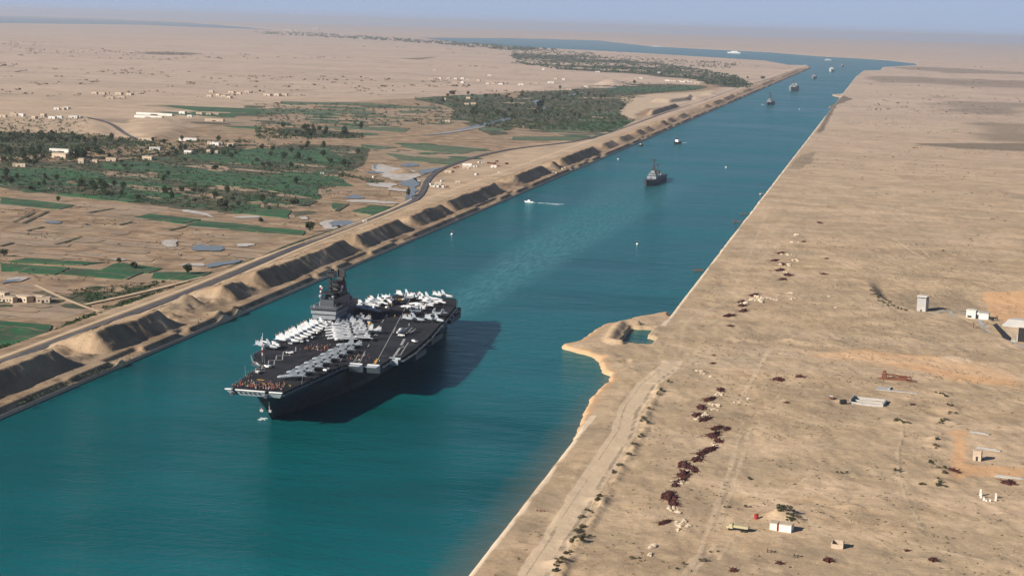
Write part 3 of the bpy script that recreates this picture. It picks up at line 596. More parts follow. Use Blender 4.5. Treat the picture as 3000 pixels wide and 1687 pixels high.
def strips(sets, z0):
    r_ = random.Random(12); out = {}; i = 0
    for q, P, n, ln_, hh_, sl, mats in sets:
        xs_ = [p[0] for p in P]; ys_ = [p[1] for p in P]; c = 0; tries = 0
        while c < n and tries < n*30:
            tries += 1; x, y = r_.uniform(min(xs_), max(xs_)), r_.uniform(min(ys_), max(ys_)); ins = False
            for k in range(len(P)):
                (ax,ay_),(bx,by_) = P[k],P[k-1]
                if (ay_ > y) != (by_ > y) and x < (bx-ax)*(y-ay_)/(by_-ay_)+ax: ins = not ins
            if not ins: continue
            c += 1; i += 1; l = r_.uniform(*ln_); h = r_.uniform(*hh_); k = r_.uniform(-1.8, -.6)*h*2.2
            z = z0+i*.0007; m_ = r_.choice(mats)
            out.setdefault(m_, MB()).sheet(jitter(chaikin(G(q, [(x-l/2,y-l*sl/2),(x+l/2,y+l*sl/2),(x+l/2+k,y+l*sl/2+h),(x-l/2+k,y-l*sl/2+h)], z), 1), 2.2), z)
    for m_, mb in out.items(): tag(mb.build('plots_of_'+{'crop':'crops','crop2':'young_crops','scrub':'weeds','fallow':'soil','tanfield':'stubble','salt':'salt'}[m_], M[m_]), kind='stuff' if m_ in ('crop','crop2','scrub') else 'structure')
strips([(Q2,[(0,1030),(1300,1035),(2000,1000),(2050,1290),(1500,1350),(1000,1380),(0,1280)],90,(120,420),(6,20),.045,['crop','crop','crop2','scrub','scrub','fallow','tanfield']),
        (Q1,[(1500,1060),(2576,1040),(2576,1300),(1800,1180)],34,(120,400),(6,18),.045,['crop','crop2','scrub','fallow','tanfield']),
        (Q5,[(600,190),(2576,60),(2576,700),(1400,570),(700,500)],70,(100,420),(8,28),.09,['crop','crop','crop','crop2','scrub','fallow','tanfield']),
        (Q5,[(0,240),(700,240),(700,520),(0,440)],26,(100,360),(10,28),.08,['crop','crop','scrub','scrub','crop2']),
        (Q6,[(0,0),(1100,40),(1000,300),(640,560),(0,700)],60,(100,380),(8,26),.09,['crop','crop','crop','crop2','scrub','fallow','tanfield']),
        (Q6,[(1150,0),(2300,0),(2400,60),(1900,230),(1300,180)],22,(120,420),(6,20),.07,['crop','crop2','fallow','tanfield','scrub']),
        (Q3,[(0,1240),(1150,1250),(1000,1400),(0,1440)],26,(120,420),(6,20),.03,['crop','crop','crop2','tanfield','scrub','fallow']),
        (Q3,[(0,930),(1200,880),(1900,870),(1100,1000),(0,1200)],26,(100,320),(6,14),.02,['crop','crop2','scrub','tanfield']),
        (Q5,[(0,560),(1800,620),(2576,740),(2576,1150),(1200,1160),(0,1120)],48,(120,620),(8,40),.085,['tanfield','fallow','fallow','tanfield','fallow']),
        (Q9,[(0,-20),(900,-60),(1500,-60),(800,180),(0,320)],22,(100,380),(10,40),.09,['tanfield','fallow','scrub'])], 2.12)
# dark growth along the far lake shore
WD = [(ident,[(740,93),(900,97),(1050,105),(1200,117),(1330,125),(1500,139),(1640,148),(1500,150),(1330,133),(1180,123),(1000,112),(740,99)]),
      (Q3,[(0,480),(850,540),(900,590),(1500,640),(2000,720),(2250,770),(2430,870),(2380,900),(2050,862),(1950,840),(1750,790),(1300,745),(700,715),(400,690),(0,640)])]
patches('shore_growth', M['scrub'], WD, 2.2, 'stuff', 0, 40.)
# ---------------------------------------------------------------- the bank road, its branch, the inland roads
def ribbon(mb, P, w, zf):
    P = [np.array(p[:2], float) for p in P]; L = []; Rr = []
    Q = []
    for k in range(len(P)-1):
        n_ = max(1, int(np.linalg.norm(P[k+1]-P[k])/40))
        for j in range(n_): Q.append(P[k]+(P[k+1]-P[k])*j/n_)
    Q.append(P[-1])
    for _ in range(3): Q = [Q[0]]+[(Q[i-1]+2*Q[i]+Q[i+1])/4 for i in range(1, len(Q)-1)]+[Q[-1]]
    b0 = len(mb.v); C_ = []
    for i, p in enumerate(Q):
        d_ = Q[min(i+1, len(Q)-1)]-Q[max(i-1, 0)]; n_ = np.array([-d_[1], d_[0]])/np.linalg.norm(d_)
        for s_ in (-1, 1): C_.append(p+n_*s_*w/2)
    C_ = np.array(C_); Z_ = zf(C_[:,0], C_[:,1]); mb.v += [(float(a), float(b_), float(c)) for (a, b_), c in zip(C_, Z_)]
    for i in range(len(Q)-1): mb.f.append((b0+2*i, b0+2*i+1, b0+2*i+3, b0+2*i+2)[::1]); mb.mi.append(mb.m)
    return Q
RD = [tuple(at(*p, 5)) for p in [(-250,1160),Q9(0,772),Q9(1000,392),Q9(2000,20)]]+[tuple(at(*p, 3.5)) for p in [Q6(400,1060),Q6(1000,830),Q6(1350,695),Q6(1530,620)]]+[tuple(at(*p, 3)) for p in [Q6(1640,560),Q6(1690,470),Q6(1705,390),Q6(1780,300),Q6(1900,235),Q6(2200,132),Q6(2576,50),
      Q3(600,1430),Q3(1000,1335),Q3(1500,1150),Q3(1980,1000),Q3(2300,880),(2250,235),(2340,205)]]
rd = MB(); ribbon(rd, RD, 7.5, lambda x, y: np.where(height(x, y) > 2.6, height(x, y)+.3, 2.78)); tag(rd.build('road', M['asphalt']), kind='structure')
rd = MB()
for P, w in [(G(Q1, [(880,1176),(960,1190),(1100,1225),(1180,1280),(1260,1340),(1390,1400)], 4),9),(G(Q5, [(2576,15),(2200,45),(1800,80),(1400,120),(1000,165),(700,190)], 2),6)]: ribbon(rd, P, w, lambda x, y: np.where(height(x, y) > 2.6, height(x, y)+.3, 2.78))
tag(rd.build('inland_roads', M['asphalt']), kind='structure')
rd = MB()
for P, w, z in [([(x+7.5,y) for x, y in RD[:9]],3.5,5),([(x-7.5,y) for x, y in RD[:9]],4,5),(G(Q9, [(350,-10),(470,70),(700,150),(930,250),(1000,262)]),3.2,2),(G(Q9, [(850,188),(1100,148),(1700,10),(2050,-90)]),4,2),
      (G(Q1, [(730,1066),(1400,1062),(2000,1040),(2576,1020)])+G(Q2, [(800,995),(1500,968),(2576,936)])+G(Q3, [(600,905)]),5,2),
      (G(Q2, [(600,1425),(1000,1405),(1500,1372),(1900,1345),(2300,1280)]),5,2),(G(Q6, [(1380,640),(900,600),(640,560)]),3,2),(G(Q5, [(2100,460),(1300,440)]),3,2),(G(Q3, [(640,1440),(0,1412)])+G(Q2, [(1800,1440)]),5,2),(G(Q1, [(1300,1360),(2000,1420),(2576,1390)]),5,3)]:
    ribbon(rd, P, w, lambda x, y: np.where(height(x, y) > 2.6, height(x, y)+.25, 2.74))
tag(rd.build('paths', M['path']), kind='structure')
rd = MB()
for P, w in [(G(Q5, [(140,800),(340,700)]),4),(G(Q5, [(230,810),(480,690)]),4),(G(Q5, [(560,1025),(790,957)]),4),(G(Q5, [(870,705),(1150,660)]),4),(G(Q5, [(270,885),(440,845)]),4),(G(Q5, [(0,1040),(130,1005)]),4),
      (G(Q5, [(1200,825),(1330,795)]),4),(G(Q5, [(1700,880),(1900,835)]),3),(G(Q6, [(480,640),(600,585)]),5),(G(Q6, [(810,685),(920,612)]),5),(G(Q6, [(1250,720),(1390,640),(1430,620)]),4),(G(Q6, [(0,1180),(300,1020),(700,910),(1100,770),(1400,645)]),4),
      (G(Q5, [(2380,355),(2540,340)]),4),(G(Q9, [(0,450),(160,400)]),4),(G(Q5, [(2576,1165),(2300,1255)]),4)]: ribbon(rd, P, w, lambda x, y: 2.68+0*x)
tag(rd.build('ditches', M['scrub']), kind='structure')
# service track in the hollow on the right
rd = MB()
for P, w in [([gat(*QB(x, y))[:2] for x, y in [(1500,245),(1620,215),(1800,218),(1900,245),(2020,275)]],3.2),([gat(*QB(x, y))[:2] for x, y in [(1830,250),(1950,330),(2030,390)]],2.6),([gat(*QB(x, y))[:2] for x, y in [(2120,330),(2140,390),(2250,450),(2350,530),(2450,590),(2650,640)]],3.4)]:
    ribbon(rd, P, w, lambda x, y: height(x, y)+.12)
tag(rd.build('service_track', M['concrete']), kind='structure')
# ================================================================ the carrier
_a, _b, _c, _e = at(685,1137,19), at(824,1151,19), at(1165,864,19), at(1336,876,19)
BOW = (_a+_b)/2; _u = BOW-(_c+_e)/2; _u /= np.linalg.norm(_u)       # unit vector pointing forward
RZC = math.atan2(-_u[0], _u[1])
def dl(x, y, z=19., q=SH):
    "study-crop point on the flight deck -> ship coordinates (starboard, forward)"
    p = at(*q(x, y), z)-BOW; return (float(p[0]*_u[1]-p[1]*_u[0]), float(p[0]*_u[0]+p[1]*_u[1]))
def dw(x, y, z=19.):
    return (BOW[0]+_u[1]*x+_u[0]*y, BOW[1]-_u[0]*x+_u[1]*y, z)
cv = empty('aircraft_carrier', (BOW[0], BOW[1], 0), RZC, 'dark grey aircraft carrier, its flight deck crowded with parked aircraft', 'warship')
def stem(z): return 20-1.05*z if z < 5 else 14.8-.98*(z-5)
def hb(z, s):
    f0 = 19.3*math.sin(math.pi/2*min(1, max(0, s/118)))**.92
    f1 = 19.8*math.sin(math.pi/2*min(1, max(0, s/70)))**.62
    k = max(0, z)/15.5; k = k*k*(3-2*k)
    w = f0*(1-k)+f1*k
    return w
rings = []
for k in range(27):
    q = (k/26)**1.5
    R = []
    lv = [-2,0,3,6,9,12,15.6]
    for sgn in (1, -1):
        for z in (lv if sgn == 1 else lv[::-1]):
            a0 = stem(max(z, -1)); aft = a0+(309-a0)*q
            w = max(.25, hb(z, aft-a0)); 
            if aft > 265: w *= 1-.24*((aft-265)/44)**2*(1 if z < 7 else .5)
            R.append((sgn*w, -aft, z))
    rings.append(R)
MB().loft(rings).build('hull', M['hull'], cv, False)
b = MB()
for s_ in (1, -1):      # boot topping band just above the water
    for k in range(26):
        p, q = rings[k], rings[k+1]; i, j = (1, 2) if s_ == 1 else (12, 11)
        A = [Vector(p[i]), Vector(q[i]), Vector(q[j]), Vector(p[j])]; o_ = Vector((s_*.06,0,0))
        f = .3; A[2] = A[1].lerp(A[2], f); A[3] = A[0].lerp(A[3], f); b.add([v+o_ for v in A], [(0,1,2,3)])
b.build('waterline_band', M['dark'], cv)
DECK = [(13,0),(16.5,-18),(18.5,-36),(21,-62),(30,-74),(35.5,-86),(36,-128),(36,-270),(31,-290),(21,-311),(-20,-311),(-27,-285),(-32,-240),(-40,-170),(-43,-128),(-43,-103),(-38,-100.5),(-38,-82),(-22,-79.5),(-19,-70),(-16.5,-36),(-13,0)]
MB().prism([(x,y) for x, y in DECK], 17.4, 19.0, .992).build('flight_deck', M['deck'], cv)
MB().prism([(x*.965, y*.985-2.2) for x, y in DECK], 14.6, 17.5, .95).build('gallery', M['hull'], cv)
b = MB()     # overhang supports both sides
for pts in ([(19.6,-82),(19.6,-285),(33,-262),(34.5,-95)],):
    b.add([(19,-84,7),(19,-288,7),(33.5,-262,15),(34.5,-96,15),(19,-84,15.2),(19,-288,15.2)], [(0,3,2,1),(0,4,3),(1,2,5),(3,4,5,2)])
b.add([(-19,-88,5),(-17.5,-296,6),(-26,-268,15),(-38,-168,15),(-40.5,-112,15),(-36,-90,15),(-19,-86,15.2),(-17,-296,15.2)], [(0,1,2,3,4,5),(0,5,6),(1,7,2),(2,7,6,5,4,3)])
b.build('sponson', M['hull'], cv)
for x, y, w, l, z in [(33,-92,7,12,14.5),(19,-297,8,14,13.2),(-23,-276,12,26,12.5),(-18,-300,12,18,12.5),(-24,-90,6,14,14.3),(-42,-140,4,22,15),(-38,-190,4,26,15)]:
    q = MB(); q.box(x-w/2, x+w/2, y-l/2, y+l/2, z-2.2, z); q.box(x-w/2, x+w/2, y-l/2, y-l/2+.25, z, z+1.1); q.box(x-w/2 if x < 0 else x+w/2-.25, x-w/2+.25 if x < 0 else x+w/2, y-l/2, y+l/2, z, z+1.1)
    for k in range(4): q.box(x-1, x+.6, y-l*.4+k*l*.22, y-l*.4+k*l*.22+1.2, z, z+1.3+.5*(k % 2))
    q.build('gallery_platform', M['hull'], cv)
# enclosed bow front with its light plating
for x0, x1, n_ in ((16.6,13.2,0),(11.2,-4.2,5),(-6.4,-13.2,0)):
    q = MB(); q.add([(x0,.9,18.8),(x1,.9,18.8),(x1*.86,-1.0,15.9),(x0*.86,-1.0,15.9),(x0,-2.5,18.8),(x1,-2.5,18.8),(x1*.86,-4,15.9),(x0*.86,-4,15.9)],[(0,1,2,3),(4,7,6,5),(0,4,5,1),(3,2,6,7),(0,3,7,4),(1,5,6,2)])
    pl = q.build('bow_plating', M['ship'], cv)
    for k in range(n_):
        q = MB(); xx = 8.5-k*2.4; q.add([(xx-.5,.66,18.0),(xx+.5,.66,18.0),(xx+.45,.1,17.0),(xx-.45,.1,17.0)],[(0,3,2,1)]); q.build('port_hole', M['black'], pl)
    MB().box(min(x0,x1), max(x0,x1), .2, 1.3, 18.75, 19.12).build('edge_coaming', M['white'], pl)
for x in (12.2, -5.3):
    q = MB(); q.add([(x-.9,-6,19.08),(x+.9,-6,19.08),(x+.8,3.2,17.0),(x-.8,3.2,17.0),(x-.9,-6,18),(x+.9,-6,18),(x+.8,3.2,16.2),(x-.8,3.2,16.2)],[(0,1,2,3),(7,6,5,4),(0,3,7,4),(1,5,6,2),(2,6,7,3)])
    q.build('bridle_catcher', M['hull'], cv)
for s_ in (1,-1):
    q = MB(); q.tube((s_*2.4,-9.6,11.5), (s_*2.0,-11.8,7), .4, .3); q.box(s_*2.1-.9, s_*2.1+.9, -12.4, -11.2, 5.8, 7.0); q.build('anchor', M['concrete'], cv)
# horns of the waist catapults, reaching out over the water
for (cx, w) in ((-24.8,5.6),(-34.5,5.2)):
    y = -80.5; q = MB()
    q.add([(cx-w/2-1,y,19.06),(cx+w/2+1,y,19.06),(cx+w/2,y+4.6,18.4),(cx-w/2,y+4.6,18.4),(cx-w/2-1,y,14.5),(cx+w/2+1,y,14.5)],[(0,1,2,3),(3,2,5,4),(0,3,4),(1,5,2)])
    q.build('bridle_catcher', M['ship'], cv)
    MB().box(cx-w/2-.6, cx+w/2+.6, y-.5, y+.5, 19.0, 19.25).build('edge_coaming', M['white'], cv)
q = MB(); q.box(-43,-36.8,-103.2,-101.6,18.4,19.3); q.box(-42,-37.5,-101.8,-100.2,15.5,18.6); q.build('lift_edge', M['ship'], cv)
# painted lines
def strip(mb, pts, w=.45, z=19.03):
    P = [np.array(p, float) for p in pts]
    for a, c in zip(P[:-1], P[1:]):
        d = c-a; L_ = np.linalg.norm(d)
        if L_ < .01: continue
        n_ = np.array([-d[1], d[0]])/L_*w/2; e = d/L_*w*.4
        mb.add([(*(a-n_-e),z),(*(c-n_+e),z),(*(c+n_+e),z),(*(a+n_-e),z)],[(0,1,2,3)])
ln = MB()
zz = [(550,758),(550,796),(445,797),(437,830),(385,832),(497,830),(497,800),(437,830),(385,832),(380,868),(318,874),(436,870),(436,835),(318,874),(312,908),(262,915),(364,912),(364,878),(262,915),(255,938),(205,942),(300,938),(302,912),(205,942),(180,972),(282,962),(288,940)]
for k in range(5):
    x0, y0, x1, y1 = [(445,797,550,795),(385,832,497,830),(318,874,436,870),(262,915,364,911),(205,942,300,938)][k]
    strip(ln, [dl(x0,y0),dl(x1,y1)], .75); strip(ln, [dl(x1,y1),dl(x1+2,y1-36)], .55); strip(ln, [dl(x0,y0),dl(x0-6,y0+34)], .55)
strip(ln, [dl(180,972),dl(285,962)], .7)
ln.build('zigzag_line', M['line'], cv); ln = MB()
for y0 in range(0, 11):       # landing area edge lines and centre line, running at the deck angle
    a_, c_ = np.array([-34.,-84.]), np.array([10.,-305.])
    for off, w, dash in ((-9.5,.35,1.),(0,.5,.55),(10.5,.35,1.)):
        p, q_ = a_+(c_-a_)*y0/11, a_+(c_-a_)*(y0+dash)/11
        strip(ln, [(p[0]+off+9,p[1]),(q_[0]+off+9,q_[1])], w)
for P, w in [([(1050,890),(1092,826)],.4),([(1095,896),(1146,820)],1.0),([(1052,880),(1100,872)],.8),([(1400,842),(1450,770)],1.3),([(1460,822),(1526,720)],.5),([(1400,828),(1460,826)],.9),([(1448,768),(1490,752)],.7),([(1465,740),(1492,690)],1.4),
             ([(1535,640),(1590,600)],.5),([(1510,640),(1560,590)],.5),([(1540,622),(1575,624)],.8),([(1215,668),(1245,650)],.5),([(1250,660),(1290,600)],.35),([(1395,640),(1425,560)],.35),([(1255,600),(1300,606)],.6)]: strip(ln, [dl(*p) for p in P], w)
ln.build('painted_lines', M['line'], cv)
for a_, c_, w in ((dl(1232,902),dl(1258,862),1.1),(dl(225,1040),dl(268,1044),1.4),(dl(1190,612),dl(1230,590),.8)): ln = MB(); strip(ln, [a_, c_], w, 19.05); ln.build('yellow_line', M['yellow'], cv)
ln = MB()
for x0 in (6.5, -6.5): strip(ln, [(x0,-3),(x0*.9,-98)], .5, 19.02)
ln.build('catapult_track', M['dark'], cv)
# catwalk rails and nets along the deck edge
q = MB(); D2 = [(x*1.02, y) for x, y in DECK[1:22]]
for (x0,y0), (x1,y1) in zip(D2[:-1], D2[1:]):
    L_ = math.hypot(x1-x0, y1-y0); n_ = max(1, int(L_/5))
    for k in range(n_):
        u = k/n_; x, y = x0+(x1-x0)*u, y0+(y1-y0)*u; q.tube((x,y,17.4), (x*1.03,y,18.6), .09, n=4)
    q.tube((x0*1.02,y0,18.2), (x1*1.02,y1,18.2), .08, n=4); q.tube((x0*1.02,y0,17.5), (x1*1.02,y1,17.5), .22, n=4)
q.build('catwalk', M['haze_grey'], cv)
# life raft canisters and boats along the port side
for k in range(14):
    q = MB(); y = -112-k*12.5; x = -40.5+max(0, -y-140)*.085; q.tube((x,y,15.6), (x,y-2.2,15.6), .75, n=8); q.build('life_raft_canister', M['white'] if k in (3,9) else M['haze_grey'], cv)
# island
isl = MB(); isl.box(24,34,-232,-187,18.9,24.5); isl.box(24.5,33.5,-222,-189,24.4,33.5,.3,.5); isl.box(24,34.5,-236,-214,24.4,28.5,.3,1.5)
isl.box(26,36,-214,-200,24,30.2); isl.box(23.4,26,-226,-196,20.5,27)
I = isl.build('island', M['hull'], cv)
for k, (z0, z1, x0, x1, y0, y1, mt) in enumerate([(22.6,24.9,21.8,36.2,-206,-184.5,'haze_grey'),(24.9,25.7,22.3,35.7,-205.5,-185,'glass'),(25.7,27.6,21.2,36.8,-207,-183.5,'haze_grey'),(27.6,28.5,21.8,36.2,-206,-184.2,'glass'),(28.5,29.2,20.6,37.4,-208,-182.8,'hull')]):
    MB().box(x0,x1,y0,y1,z0,z1).build('bridge_windows' if mt == 'glass' else 'bridge_level', M[mt], I)
q = MB()
for a, c in [((20.8,-183),(37.2,-183)),((37.2,-183),(37.2,-208)),((20.8,-183),(20.8,-208))]:
    for h in (29.8, 30.4): q.tube((*a,h),(*c,h),.09,n=4)
    for k in range(9):
        u = k/8; x, y = a[0]+(c[0]-a[0])*u, a[1]+(c[1]-a[1])*u; q.tube((x,y,29.2),(x,y,30.5),.08,n=4)
q.build('railing', M['haze_grey'], I)
for k in range(16):
    x, y = random.uniform(22,36), random.uniform(-206,-184.5)
    if 24 < x < 34 and y < -188.5: continue
    q = MB(); h = random.uniform(.8,2.1); q.box(x-.5,x+.5,y-.6,y+.6,29.2,29.2+h,.15,.15); q.tube((x,y,29.2+h),(x,y,30.0+h),.4,.25); q.build('deck_locker', M[random.choice(['haze_grey','hull','dark','dark'])], I)
q = MB(); q.box(26.2,32.8,-221,-206,33.4,39.5,.8,1.5); q.box(27,32,-219.5,-208,39.4,41); q.build('funnel', M['dark'], I)
q = MB(); q.box(27.4,31.6,-201,-193,33.4,37,.6,.8); q.box(25.5,34,-204,-190,36.8,37.3); q.build('pilot_tower', M['dark'], I)
mm = MB(); mz = 51.3
mm.tube((29.5,-198,33),(29.5,-198,mz),.95,.5,8)
for z, rx, ry in ((40.2,2.2,2.4),(43.2,2.0,2.0),(46.3,3.4,2.6),(49.2,2.6,2.2)): mm.box(29.5-rx,29.5+rx,-198-ry,-198+ry,z,z+.35)
for z, w in ((40.6,6.8),(43.5,3.5),(50,2.6)): mm.tube((29.5-w,-198,z),(29.5+w,-198,z),.16,n=5)
mm.tube((29.5,-198,mz),(29.5,-198,mz+4.5),.16,.08,5)
for s_ in (-1,1): mm.tube((29.5+s_*3,-198,46.4),(29.5,-198,42),.2,n=5); mm.tube((29.5+s_*2.5,-201,33),(29.5,-198,42),.28,n=5)
mast = mm.build('mast', M['dark'], I)
q = MB(); q.box(27,32,-197.8,-197.1,46.8,49.4,.4,0); q.tube((29.5,-198,46.6),(29.5,-198,47.2),.6); q.box(27.8,31.2,-199.6,-199,49.6,50.9,.3,0)
q.build('radar_antenna', M['dark'], mast)
q = MB(); q.box(26.4,30.6,-216,-212,41,44.2,.5,.5); q.box(25.6,31.4,-215.2,-214.4,44,48.4,.6,0); q.tube((24,-214.5,47.6),(34.5,-214.5,47.6),.14,n=5)
for x in (26.2,30.4): q.tube((x,-214,36),(x,-214,48.5),.35,n=5)
for z in (39.5,42.5): q.tube((27,-199,z),(29,-214,z),.3,n=5); q.box(26,31,-212,-200,z,z+.2)
q.build('radar_antenna', M['dark'], I)
for x, y, z, r in ((33,-190,33.5,1.3),(25.8,-192,33.5,1.1),(35,-211,30,1.4),(22.5,-187,29.3,.8),(25,-224,28.4,1.1)):
    q = MB(); q.tube((x,y,z),(x,y,z+.8),.35); q.body([(z+.8,r*.5,r*.5,y,x),(z+.8+r*.5,r,r,y,x),(z+.8+r*1.3,r*.9,r*.9,y,x),(z+.8+r*1.9,r*.3,r*.3,y,x)],8,'z'); q.build('radome', M['haze_grey'] if x > 24 else M['dark'], I, True)
for (x, z, w, h, mt, y) in [(36.2,39.5,1.3,1.1,'white',-198),(36.0,37.9,1.5,1.2,'red',-198),(35.3,38.2,.9,1.4,'white',-198),(36.1,36.2,1.1,1.1,'white',-198),(35.9,34.7,1.1,1.2,'red',-198),(35.8,33.3,1.,1.3,'orange',-198),(24.6,40.2,1.4,2.1,'red',-206),(24.9,38.2,1.2,2.1,'white',-206),(25.4,36.0,.9,1.8,'white',-206)]:
    q = MB(); P = [(x-w/2+w*i/4, y+.15*math.sin(i*1.7), z+.12*math.sin(i)) for i in range(5)]
    q.add([(a,b_,c) for a, b_, c in P]+[(a-.25,b_+.1,c+h) for a, b_, c in P]+[(a,b_+.06,c) for a, b_, c in P]+[(a-.25,b_+.16,c+h) for a, b_, c in P], [(i,i+1,i+6,i+5) for i in range(4)]+[(10+i,15+i,16+i,11+i) for i in range(4)]); q.build('signal_flag', M[mt], mast)
q = MB(); q.tube((36.2,-198,32.5),(36.3,-198,40.6),.05,n=4); q.build('halyard', M['haze_grey'], mast)
# whip aerial on the forward starboard sponson, banded
wx, wy = dl(262, 880, 16)
q = MB(); q.box(wx-2.5,wx+2.5,wy-3,wy+3,14.6,16.2)
for k in range(7): q.mat(k % 2).tube((wx,wy,16+k*1.55),(wx,wy,17.55+k*1.55),.34 if k < 5 else .2,n=6)
q.mat(0).tube((wx,wy,26.8),(wx,wy,31.5),.13,.07,5); q.build('whip_aerial', [M['white'],M['red']], cv)
for x, y in ((20.6,-64),(22.5,-66),(17.8,-30),(-15,-22)): MB().tube((x,y,18),(x+.6*(1 if x>0 else -1),y,24.5),.12,.06,5).build('whip_aerial', M['haze_grey'], cv)
# side details: hangar bay openings, pipes
for y0, y1 in ((-136,-152),(-236,-250)):
    q = MB(); q.box(18.6,19.9,y1,y0,7,14) ; q.build('hangar_door', M['dark'], cv)
q = MB(); q.box(-20.1,-19.0,-178,-160,7,13); q.build('hangar_door', M['dark'], cv)
fm = MB(); f0 = at(773,1226,0)
for k in range(24):
    a = random.uniform(0,6.28); r = random.random()**.7*2.2; x, y = f0[0]+math.cos(a)*r*1.1, f0[1]-1.0+math.sin(a)*r*1.4
    fm.prism([(x+.7*math.cos(t)*random.uniform(.5,1), y+.7*math.sin(t)*random.uniform(.5,1)) for t in np.linspace(0,5.6,6)], -.02, .10+.05*random.random())
BOWFOAM = fm

# ================================================================ aircraft (local: nose +y, wheels at z=0)
def wingp(mb, root, tip, th=.3):
    "root, tip: (x, y_lead, y_trail, z)"
    (x0,a0,b0,z0), (x1,a1,b1,z1) = root, tip
    return mb.add([(x0,a0,z0-th/2),(x0,b0,z0-th/4),(x1,b1,z1-th/8),(x1,a1,z1-th/6),(x0,a0-.2,z0+th/2),(x0,b0,z0+th/4),(x1,b1,z1+th/8),(x1,a1,z1+th/6)],
                  [(0,3,2,1),(4,5,6,7),(0,4,7,3),(1,2,6,5),(0,1,5,4),(3,7,6,2)])
def mirr(fn, s): return fn(s)
def fintip(r, x0, x1, y0, y1, z, s=1): MB().box(min(x0,x1)-.07, max(x0,x1)+.07, y1, y0, z-.75, z+.06, 0, .1).build('fin_tip', M[random.choice(['dark','cloth_dark','rust'])], r)
def gear(r, pts, wz=.42):
    for x, y in pts: g = MB(); g.tube((x,y,.4),(x,y,2.0),.11,n=5); g.tube((x-.14,y,wz),(x+.14,y,wz),wz,n=8); g.build('landing_gear', M['black'], r)
def fighter(mat, lbl, grp):
    "twin-fin swing-wing fighter, wings swept back"
    r = empty('fighter_jet', (0,0,0), 0, lbl, 'fighter jet', grp)
    f = MB(); f.body([(9.4,.05,.05,2.0),(8.3,.35,.33,2.05),(6.6,.62,.6,2.2),(4.6,.75,.85,2.45),(2.6,.85,.95,2.5),(0,1.0,.8,2.45),(-3,1.1,.55,2.4),(-6,.9,.35,2.35),(-8.6,.35,.2,2.3)],10)
    for s in (-1,1): f.box(*sorted((s*.95,s*2.05)),-.5,3.3,1.35,2.75,.1,.3); f.body([(.2,.62,.62,2.0,s*1.5),(-4,.62,.62,2.05,s*1.5),(-7.6,.55,.55,2.1,s*1.5),(-8.9,.42,.42,2.1,s*1.5)],8)
    f.add([(-2,3,2.6),(2,3,2.6),(2.2,-6.5,2.6),(-2.2,-6.5,2.6),(-1,5,2.5),(1,5,2.5),(0,0,2.95)],[(0,1,6),(1,2,6),(2,3,6),(3,0,6),(0,4,5,1)])
    f.build('fuselage', mat, r, True)
    c = MB(); c.body([(6.9,.12,.1,2.75),(6,.4,.42,2.85),(4.6,.48,.55,3.0),(3.2,.4,.4,3.0),(2.2,.15,.12,2.9)],8); c.build('canopy', M['glass'], r, True)
    for s in (-1,1):
        w = wingp(MB(), (s*1.8,1.8,-2.8,2.55), (s*5.1,-5.6,-7.2,2.5), .28); w.build('wing', mat, r)
        wingp(MB(), (s*1.9,-6.2,-8.6,2.1), (s*4.2,-8.9,-9.6,2.05), .16).build('tailplane', mat, r)
        t_ = MB(); t_.add([(s*1.42,-4.8,2.6),(s*1.42,-8.2,2.6),(s*1.75,-8.7,5.0),(s*1.75,-7.2,5.0),(s*1.58,-4.8,2.6),(s*1.58,-8.2,2.6),(s*1.85,-8.7,5.0),(s*1.85,-7.2,5.0)],[(0,3,2,1),(4,5,6,7),(0,4,7,3),(1,2,6,5),(3,7,6,2)]); t_.build('tail_fin', mat, r)
        MB().tube((s*1.5,-8.8,2.1),(s*1.5,-9.5,2.1),.46,.36,8).build('exhaust', M['black'], r); fintip(r, s*1.75, s*1.85, -7.1, -8.6, 4.95)
    MB().body([(9.45,.06,.06,2.0),(8.3,.37,.35,2.05),(7.4,.53,.5,2.14)],8).build('nose_cone', M['dark'], r, True); MB().box(-1.5,1.5,-4.6,-.4,2.86,2.93,.5,.3).build('spine_panel', M['jet_grey'], r)
    gear(r, [(0,6),(-2,-1.8),(2,-1.8)]); return r
